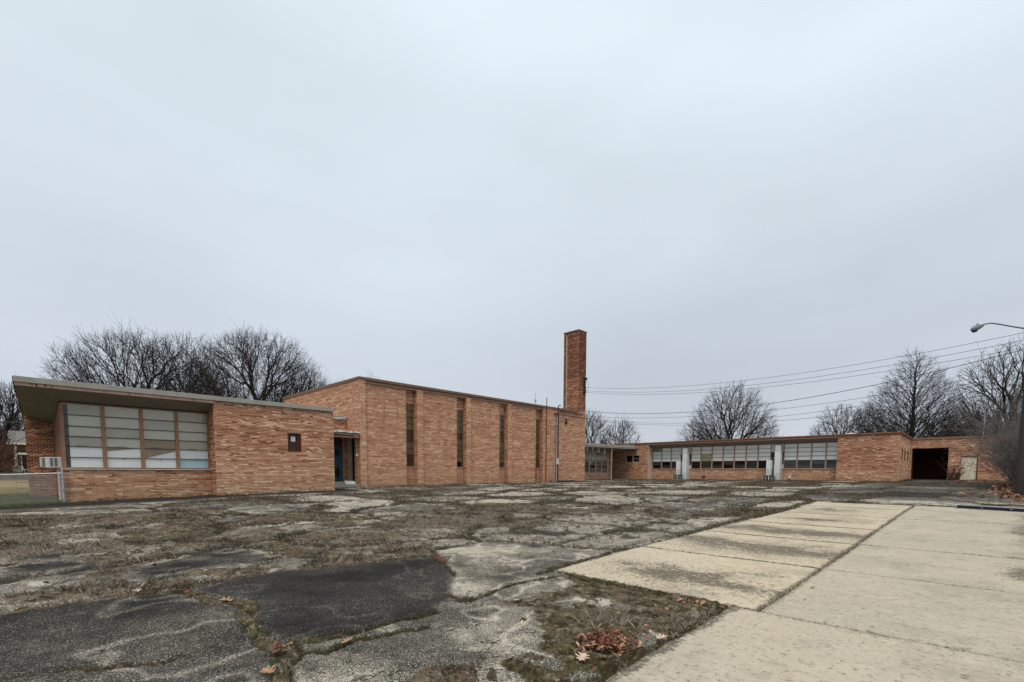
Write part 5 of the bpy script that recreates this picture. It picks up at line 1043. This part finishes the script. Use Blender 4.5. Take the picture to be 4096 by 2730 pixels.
thicket('bramble_brush', 'lower tangled brush around the pole foot', [(33.8, -2.3, .9), (32.4, -2.4, .9), (30.0, -2.6, .6), (29.0, -2.9, .8), (27.5, -2.9, .7), (35, -3, 1.1)], 50, 2.2, .9, 52, 'twig', rr=.008)['kind'] = 'stuff'
thicket('bare_vine', 'bare dark vine climbing the wall between open bay and pale door', [(55.7, 1.15, 1.), (55.7, .85, .8)], 16, 1.7, .35, 53, 'twig', 'vine', rr=.012, kids=3)
thicket('far_treeline', 'low dark treeline behind the end block', [(112, 2+i*-2.2, 1.) for i in range(9)]+[(110, 12, .8), (108, 16, .8), (116, 6, 1.1)], 55, 8.6, 4.2, 54, 'bark', 'treeline', rr=.035)['kind'] = 'stuff'
thicket('left_treeline', 'dim brush line far behind the house', [(-9+i*2.4, 84, 1.) for i in range(9)], 50, 7.0, 4, 55, 'twig', 'treeline', rr=.03)['kind'] = 'stuff'

# ------------------------------------------------------------------ grass, moss, weeds and leaves
def mat_leafy(name, rough=.9, trans=False):
    m, nt, b = new_mat(name); nt.links.new(attr(nt, 'col', 'Color'), b.inputs['Base Color']); b.inputs['Roughness'].default_value = rough; b.inputs['Specular IOR Level'].default_value = .04; return m
MG = mat_leafy('grass_blades')
def blades(name, X, Y, Z, ln, wd, lean, cols, label, cat):
    n = len(X); rg = np.random.RandomState(n % 1000); az = rg.uniform(0, 2*np.pi, n); le = lean*rg.uniform(.2, 1.5, n); az2 = rg.uniform(0, 2*np.pi, n)
    dx, dy = np.cos(az)*wd/2, np.sin(az)*wd/2; tx, ty = np.cos(az2)*ln*np.sin(le), np.sin(az2)*ln*np.sin(le); tz = ln*np.cos(le)
    V = np.empty((n, 4, 3)); V[:, 0] = np.stack([X-dx, Y-dy, Z-.008], 1); V[:, 1] = np.stack([X+dx, Y+dy, Z-.008], 1)
    V[:, 2] = np.stack([X+dx*.7+tx*.45, Y+dy*.7+ty*.45, Z+tz*.62], 1); V[:, 3] = np.stack([X+tx, Y+ty, Z+tz], 1)
    F = np.array([(0, 1, 2), (0, 2, 3)])[None]+(np.arange(n)*4)[:, None, None]; me = npmesh(name, V.reshape(-1, 3), F.reshape(-1, 3))
    at = me.attributes.new('col', 'FLOAT_COLOR', 'FACE'); c4 = np.ones((n, 2, 4), np.float32); c4[:, :, :3] = cols[:, None, :]; at.data.foreach_set('color', c4.ravel())
    return tag(link(name, me, MG), label, cat, kind='stuff')
PAL_DRY = np.array([(.30, .25, .195), (.20, .155, .115), (.13, .095, .07), (.38, .33, .265), (.10, .062, .045), (.19, .165, .135)]); PAL_MOSS = np.array([(.07, .068, .022), (.10, .085, .03), (.05, .055, .018), (.12, .10, .05), (.065, .045, .02)])
def scatter(seed, x0, x1, y0, y1, dens, thr=.5, cond=None):
    rg = np.random.RandomState(seed); n = int((x1-x0)*(y1-y0)*dens); X = rg.uniform(x0, x1, n); Y = rg.uniform(y0, y1, n)
    if cond is not None: k = cond(X, Y); X, Y = X[k], Y[k]
    v, t, c, g = fields(X, Y); k = (v > thr) & (rg.rand(len(X)) < v) & ~slab_cover(X, Y); return X[k], Y[k], g[k], rg
def inview(X, Y):
    f = .7185*X+.6955*Y; r = .6955*X-.7185*Y; return (f > 1.2) & (np.abs(r) < f*1.16+.6)
def colour(rg, g, dry=PAL_DRY, moss=PAL_MOSS):
    c = dry[rg.randint(0, len(dry), len(g))]; m = moss[rg.randint(0, len(moss), len(g))]; k = (rg.rand(len(g)) < g)[:, None]; return np.where(k, m, c)*rg.uniform(.7, 1.3, (len(g), 1))
# close growth in the cracks and the mossy patch
X, Y, g, rg = scatter(1, -1.5, 8, 1.4, 7.4, 4200, .35, lambda x, y: inview(x, y) & inpoly(x, y, NEARZ))
g2 = np.clip(g+.15, 0, 1); n = len(X); clump = fbm(X*7, Y*7, 5, 3); ln = rg.uniform(.006, .022, n)*(.6+1.2*clump)*(1+1.2*(g2 < .5)*(clump > .5))
blades('moss_growth', X, Y, H(X, Y)+.004, ln, rg.uniform(.002, .005, n), 1.0, colour(rg, g2), 'moss and short weeds filling the near cracks and corner patch', 'moss')
X, Y, g, rg = scatter(2, -3, 16.5, 6.5, 20.5, 1300, .45, lambda x, y: inview(x, y) & ~inpoly(x, y, NEARZ) & inpoly(x, y, MIDV))
n = len(X); tf = fbm(X*2.2, Y*2.2, 44, 4); k = rg.rand(n) < .25+1.1*tf; X, Y, g, tf = X[k], Y[k], g[k]*.75, tf[k]; n = len(X)
ln = rg.uniform(.012, .055, n)*(.5+1.8*sstep(.42, .70, tf)); dk = .45+1.0*sstep(.38, .62, fbm(X*3.3, Y*3.3, 46, 4)); blades('dead_grass', X, Y, H(X, Y)+.004, ln, rg.uniform(.003, .007, n), .95, colour(rg, g)*dk[:, None]*.9, 'brown dead grass spreading over the broken middle of lot', 'grass')
X, Y, g, rg = scatter(3, 4, 47, 1, 27, 190, .5, lambda x, y: inview(x, y) & ~inpoly(x, y, NEARZ) & ~inpoly(x, y, MIDV) & ~inpoly(x, y, LAWN))
n = len(X); ln = rg.uniform(.03, .14, n); blades('crack_weeds', X, Y, H(X, Y), ln, rg.uniform(.008, .02, n), .8, colour(rg, g*.7, PAL_DRY*.6), 'weeds growing along cracks of the far lot', 'weeds')
# edges of the near plates: longer pale tufts
rg = np.random.RandomState(9); TX, TY, TL_, TC = [], [], [], []
def tuft(x, y, n, r, l, pal):
    a = rg.uniform(0, 6.28, n); q = np.sqrt(rg.rand(n))*r; TX.extend(x+np.cos(a)*q); TY.extend(y+np.sin(a)*q); TL_.extend(l*rg.uniform(.4, 1.1, n)); TC.extend(pal[rg.randint(0, len(pal), n)]*rg.uniform(.7, 1.3, (n, 1)))
PAL_PALE = np.array([(.42, .36, .27), (.34, .28, .20), (.25, .20, .15)]); PAL_RED = np.array([(.20, .07, .05), (.26, .12, .08), (.30, .2, .14)]); PAL_GRN = np.array([(.06, .09, .02), (.10, .13, .04), (.16, .17, .07)])
def along(P, step, f):
    for (x1, y1), (x2, y2) in zip(P, P[1:]):
        L_ = math.hypot(x2-x1, y2-y1)
        for k in range(max(1, int(L_/step))): t_ = rg.rand(); f(x1+(x2-x1)*t_, y1+(y2-y1)*t_)
along(C1B, .035, lambda x, y: tuft(x+rg.randn()*.05, y+rg.randn()*.04, 22, .03, .055, PAL_PALE if rg.rand() < .75 else PAL_GRN))
along(C1, .05, lambda x, y: tuft(x+rg.randn()*.05, y+.08+rg.randn()*.06, 24, .04, .06, PAL_PALE if rg.rand() < .8 else PAL_RED))
along(C2, .05, lambda x, y: tuft(x+rg.randn()*.05, y+.08+rg.randn()*.05, 20, .04, .05, PAL_PALE if rg.rand() < .7 else PAL_DRY))
along(C6[:2], .05, lambda x, y: tuft(x+rg.randn()*.03, y+rg.randn()*.04, 26, .04, .085, PAL_RED))
along(C3+C4, .05, lambda x, y: tuft(x+rg.randn()*.015, y+rg.randn()*.02, 12, .02, .035, PAL_DRY*.45 if rg.rand() < .6 else PAL_GRN*.7))
along(C12, .05, lambda x, y: tuft(x+rg.randn()*.02, y+rg.randn()*.02, 12, .02, .035, PAL_DRY*.4 if rg.rand() < .5 else PAL_GRN*.6))
along(C13[:3]+[(5.38, 2.4)], .05, lambda x, y: tuft(x+rg.randn()*.03, y+.06+rg.randn()*.05, 16, .03, .06, PAL_PALE if rg.rand() < .5 else PAL_DRY))
along(C11, .05, lambda x, y: tuft(x-.05+rg.randn()*.06, y+rg.randn()*.04, 16, .03, .05, PAL_GRN if rg.rand() < .45 else PAL_DRY))
along(C8, .06, lambda x, y: tuft(x+rg.randn()*.04, y+rg.randn()*.04, 16, .04, .05, PAL_GRN*.7 if rg.rand() < .4 else PAL_DRY*.6))
along(C14, .22, lambda x, y: tuft(x, y+rg.randn()*.08, 14, .06, .07, PAL_DRY))
for (a, b) in zip(XB[1:6], XB[1:6]): along([(a, YJ[a]+.2), (a, TL[a])], .35, lambda x, y: tuft(x, y, 8, .03, .035, PAL_DRY*.6))
along([(5.4, 1.56), (21.9, 1.4)], .16, lambda x, y: tuft(x, y, 6, .018, .022, PAL_GRN*.4 if rg.rand() < .5 else PAL_DRY*.3))
for k in range(150):
    x, y = rg.uniform(6, 13), rg.uniform(5.2, 8.6)
    if inpoly(np.array([x]), np.array([y]), GRAV)[0]: tuft(x, y, 22, .07, .07, PAL_DRY*.6 if rg.rand() < .7 else PAL_GRN)
for k in range(70): tuft(rg.uniform(-.4, 1.1), rg.uniform(10.5, 14), 40, .09, .13, PAL_PALE)
for k in range(90): tuft(rg.uniform(6.2, 8.6), rg.uniform(9.2, 11), 26, .09, .12, PAL_PALE*.9)
for k in range(26): tuft(3.92+rg.randn()*.14, 2.52+rg.randn()*.12, 10, .03, .13, PAL_PALE*.9)
for (x, y, h_) in ((5.95, 5.6, .12), (5.0, 4.95, .11), (8.9, 7.2, .10)): tuft(x, y, 8, .012, h_, PAL_DRY*.35)
for P in ([(.95, 24.70), (5.78, 24.70)], [(5.8, 23.92), (11.19, 23.92)], [(13.9, 26.15), (36.5, 26.15)], [(36.6, 27.9), (43.4, 27.9)], [(46.74, 28), (46.74, 25.1)], [(47.5, 25), (47.5, 8.2)], [(46.74, 8), (46.74, 4.1)], [(46.9, 3.98), (55.8, 3.98)], [(55.8, 1.2), (55.8, -4)]):
    along(P, .10, lambda x, y: tuft(x+rg.randn()*.04, y-abs(rg.randn())*.05, 10, .05, .07 if rg.rand() < .8 else .16, (PAL_DRY if rg.rand() < .7 else PAL_GRN)*.55))
for k in range(420):
    x, y = rg.uniform(-.6, 16), rg.uniform(7, 19)
    if fbm(np.array([x*.5]), np.array([y*.5]), 44, 3)[0] > .5: tuft(x, y, 22, .10, .11, PAL_DRY*.8 if rg.rand() < .6 else PAL_PALE*.8)
TX, TY = np.array(TX), np.array(TY); k = ~slab_cover(TX, TY) | ((np.abs(TY-1.53) < .06)) | (np.min(np.abs(TX[:, None]-np.array(XB)[None]), 1) < .05)
TX, TY, TL_, TC = TX[k], TY[k], np.array(TL_)[k], np.array(TC)[k]
blades('grass_tufts', TX, TY, H(TX, TY)+.004, TL_, rg.uniform(.0018, .004, len(TX)), .75, TC, 'pale dry tufts along the edges of the near asphalt plates', 'grass')
# lawn beyond the fence
rg = np.random.RandomState(61); n = 24000; X = rg.uniform(-4, 1., n); Y = rg.uniform(23.2, 40, n); k = inpoly(X, Y, LAWN); X, Y = X[k], Y[k]; n = len(X)
blades('lawn_grass', X, Y, H(X, Y), rg.uniform(.03, .10, n), .015, .7, np.where((Y > 33)[:, None], np.array([(.46, .35, .15)]), np.array([(.15, .15, .06)]))*rg.uniform(.6, 1.3, (n, 1)), 'rough winter lawn beyond the fence', 'grass')

# fallen leaves
def leaf_outline(kind):
    if kind == 0:     # lobed oak leaf
        h = [(0, -.5), (.03, -.42), (.06, -.32), (.22, -.36), (.26, -.28), (.12, -.16), (.13, -.08), (.36, -.10), (.42, 0), (.24, .06), (.14, .12), (.15, .18), (.32, .26), (.30, .36), (.16, .32), (.10, .40), (.03, .5)]
    else: h = [(0, -.5), (.08, -.35), (.16, -.15), (.17, .05), (.11, .28), (.02, .5)]
    return h + [(-a, b) for a, b in h[::-1][1:-1]]
def leaf_geo(kind, curl, rg):
    h = leaf_outline(kind); V = [(0, -.45, 0), (0, 0, .02), (0, .45, 0)]; n = len(h); pts = [(a, b) for a, b in h]
    V = [(a, b, curl*(a*a*2.2+b*b*.5)+rg.uniform(-.015, .015)) for a, b in pts] + [(0, 0, -.01)]; F = [(i, (i+1) % n, n) for i in range(n)]
    V += [(a, b, c+.008) for a, b, c in V[:n+1]]; F += [((i+1) % n+n+1, i+n+1, n+n+1) for i in range(n)]; return V, F
def mat_leaf(name, c1, c2):
    return mat_worn(name, c1, c2, .8, .75, 30., bumps=.1)
ML = [mat_leaf('tan_leaf', (.40, .23, .13), (.24, .11, .065)), mat_leaf('red_brown_leaf', (.20, .062, .038), (.10, .035, .022)), mat_leaf('pale_leaf', (.58, .42, .30), (.40, .25, .16)), mat_leaf('brown_leaf', (.20, .10, .055), (.12, .06, .035))]
LEAVES = [(1.47, 5.86, .15, 0, 0, 'lobed tan oak leaf in the grassy crack between the dark plates'), (1.24, 6.60, .13, 1, 1, 'curled rust-red leaf at the junction of grassy cracks'), (1.15, 3.60, .13, 0, 0, 'tan oak leaf on the speckled asphalt at bottom edge'),
          (.02, 8.99, .16, 2, 0, 'lone pale leaf on the worn plate at left'), (-.12, 6.96, .15, 0, 0, 'tan leaf in the grass strip at left edge'), (1.38, 4.14, .13, 1, 1, 'dark red leaf beside the lower grassy crack'), (.83, 7.04, .12, 2, 0, 'pale leaf in grass strip above the left dark plate'),
          (2.98, 2.13, .15, 2, 0, 'large pale forked oak leaf left of the leaf pile'), (3.81, 3.63, .13, 2, 0, 'pale pinkish leaf at the tip of the mossy patch'), (3.86, 1.90, .12, 2, 0, 'pale leaf where the mossy patch meets the pavement'), (1.84, 3.78, .12, 0, 0, 'tan oak leaf beside the lower asphalt crack'),
          (6.90, 1.37, .09, 1, 1, 'small reddish leaf on the grey slab near its joint'), (4.67, -.05, .07, 1, 1, 'small red-brown leaf on the nearest slab'), (6.17, 1.30, .05, 3, 1, 'tiny brown leaf lying near the crossing of slab joints'), (9.53, .62, .08, 3, 1, 'thin brown leaf on the second grey slab')]
rg = np.random.RandomState(77)
for (x, y, s_, mi, kd, lab) in LEAVES:
    V, F = leaf_geo(kd, rg.uniform(.2, .5), rg); me = bpy.data.meshes.new('fallen_leaf'); me.from_pydata([(a*s_, b*s_, c*s_) for a, b, c in V], [], F); me.materials.append(ML[mi])
    o = bpy.data.objects.new('fallen_leaf', me); COL.objects.link(o); o.location = (x, y, h1(x, y)+.03); o.rotation_euler = (rg.uniform(-.2, .2), rg.uniform(-.2, .2), rg.uniform(0, 6.28)); tag(o, lab, 'leaf', 'fallen leaves lying singly')
def leaf_mass(name, label, pts, sizes, tilt, kinds, cat, seed):
    rg = np.random.RandomState(seed); V, F, mi = [], [], []; b0 = 0
    for (x, y, z), s_ in zip(pts, sizes):
        kd = 0 if rg.rand() < kinds else 1; h = leaf_outline(kd)[::2] if s_ < .12 else leaf_outline(kd); n = len(h); E = Matrix.Rotation(rg.uniform(0, 6.28), 3, 'Z') @ Matrix.Rotation(rg.randn()*tilt, 3, 'X') @ Matrix.Rotation(rg.randn()*tilt, 3, 'Y'); c = rg.uniform(.1, .7)
        for a, b in h: v = E @ Vector((a*s_, b*s_, c*(a*a*2+b*b*.5)*s_)); V.append((x+v.x, y+v.y, z+v.z))
        V.append((x, y, z)); F += [(b0+i, b0+(i+1) % n, b0+n) for i in range(n)]; b0 += n+1; mi += [rg.choice([0, 1, 2, 3], p=[.24, .36, .05, .35])]*n
    me = bpy.data.meshes.new(name); me.from_pydata(V, [], F)
    for m_ in ML: me.materials.append(m_)
    me.polygons.foreach_set('material_index', np.array(mi, np.int32)); me.update(); return tag(link(name, me), label, cat, kind='stuff')
rg = np.random.RandomState(5); n = 620; q = rg.randn(n, 2)*[.115, .105]
leaf_mass('leaf_pile', 'heap of red and pale dead leaves caught on the mossy patch', [(3.40+a, 2.16+b, h1(3.4, 2.16)+.02+max(0, .11*math.exp(-(a*a+b*b)/.035)*rg.rand()**.5)) for a, b in q], rg.uniform(.025, .085, n), .55, .35, 'leaf pile', 6)
PT, SZ = [], []
def strew(n, f, s0, s1):
    for _ in range(n):
        x, y = f(); PT.append((x, y, h1(x, y)+rg.uniform(.012, .035))); SZ.append(rg.uniform(s0, s1))
strew(60, lambda: (rg.uniform(2.6, 5.3), rg.uniform(1.9, 3.9)), .03, .07); strew(22, lambda: (5.2+rg.randn()*.12, 2.15+rg.randn()*.15), .05, .10); strew(10, lambda: (1.38+rg.randn()*.05, 4.05+rg.randn()*.06), .05, .10)
strew(80, lambda: (rg.uniform(-.4, 9), rg.uniform(7, 10.5)), .04, .09); strew(26, lambda: (5.3+rg.randn()*.25, 7.7+rg.randn()*.2), .06, .11); strew(30, lambda: (rg.uniform(6.3, 7.6), rg.uniform(5, 8)), .04, .08)
leaf_mass('scattered_leaves', 'small dead leaves scattered over the weeds and cracks', PT, SZ, .35, .5, 'leaves', 8)
PT, SZ = [], []
def bl():
    while True:
        x, y = rg.uniform(21.5, 46), rg.uniform(-4.5, -.7)
        if inpoly(np.array([x]), np.array([y+rg.randn()*.15]), BRUSH)[0]: return x, y
strew(2300, bl, .12, .22); strew(120, lambda: (rg.uniform(48, 55.5), rg.uniform(-1, .8)), .12, .2); strew(130, lambda: (rg.uniform(22, 34), rg.uniform(-1.4, .3)), .10, .18)
leaf_mass('leaf_litter', 'drift of brown leaves along the right edge below the brush', PT, SZ, .35, .6, 'leaf litter', 9)
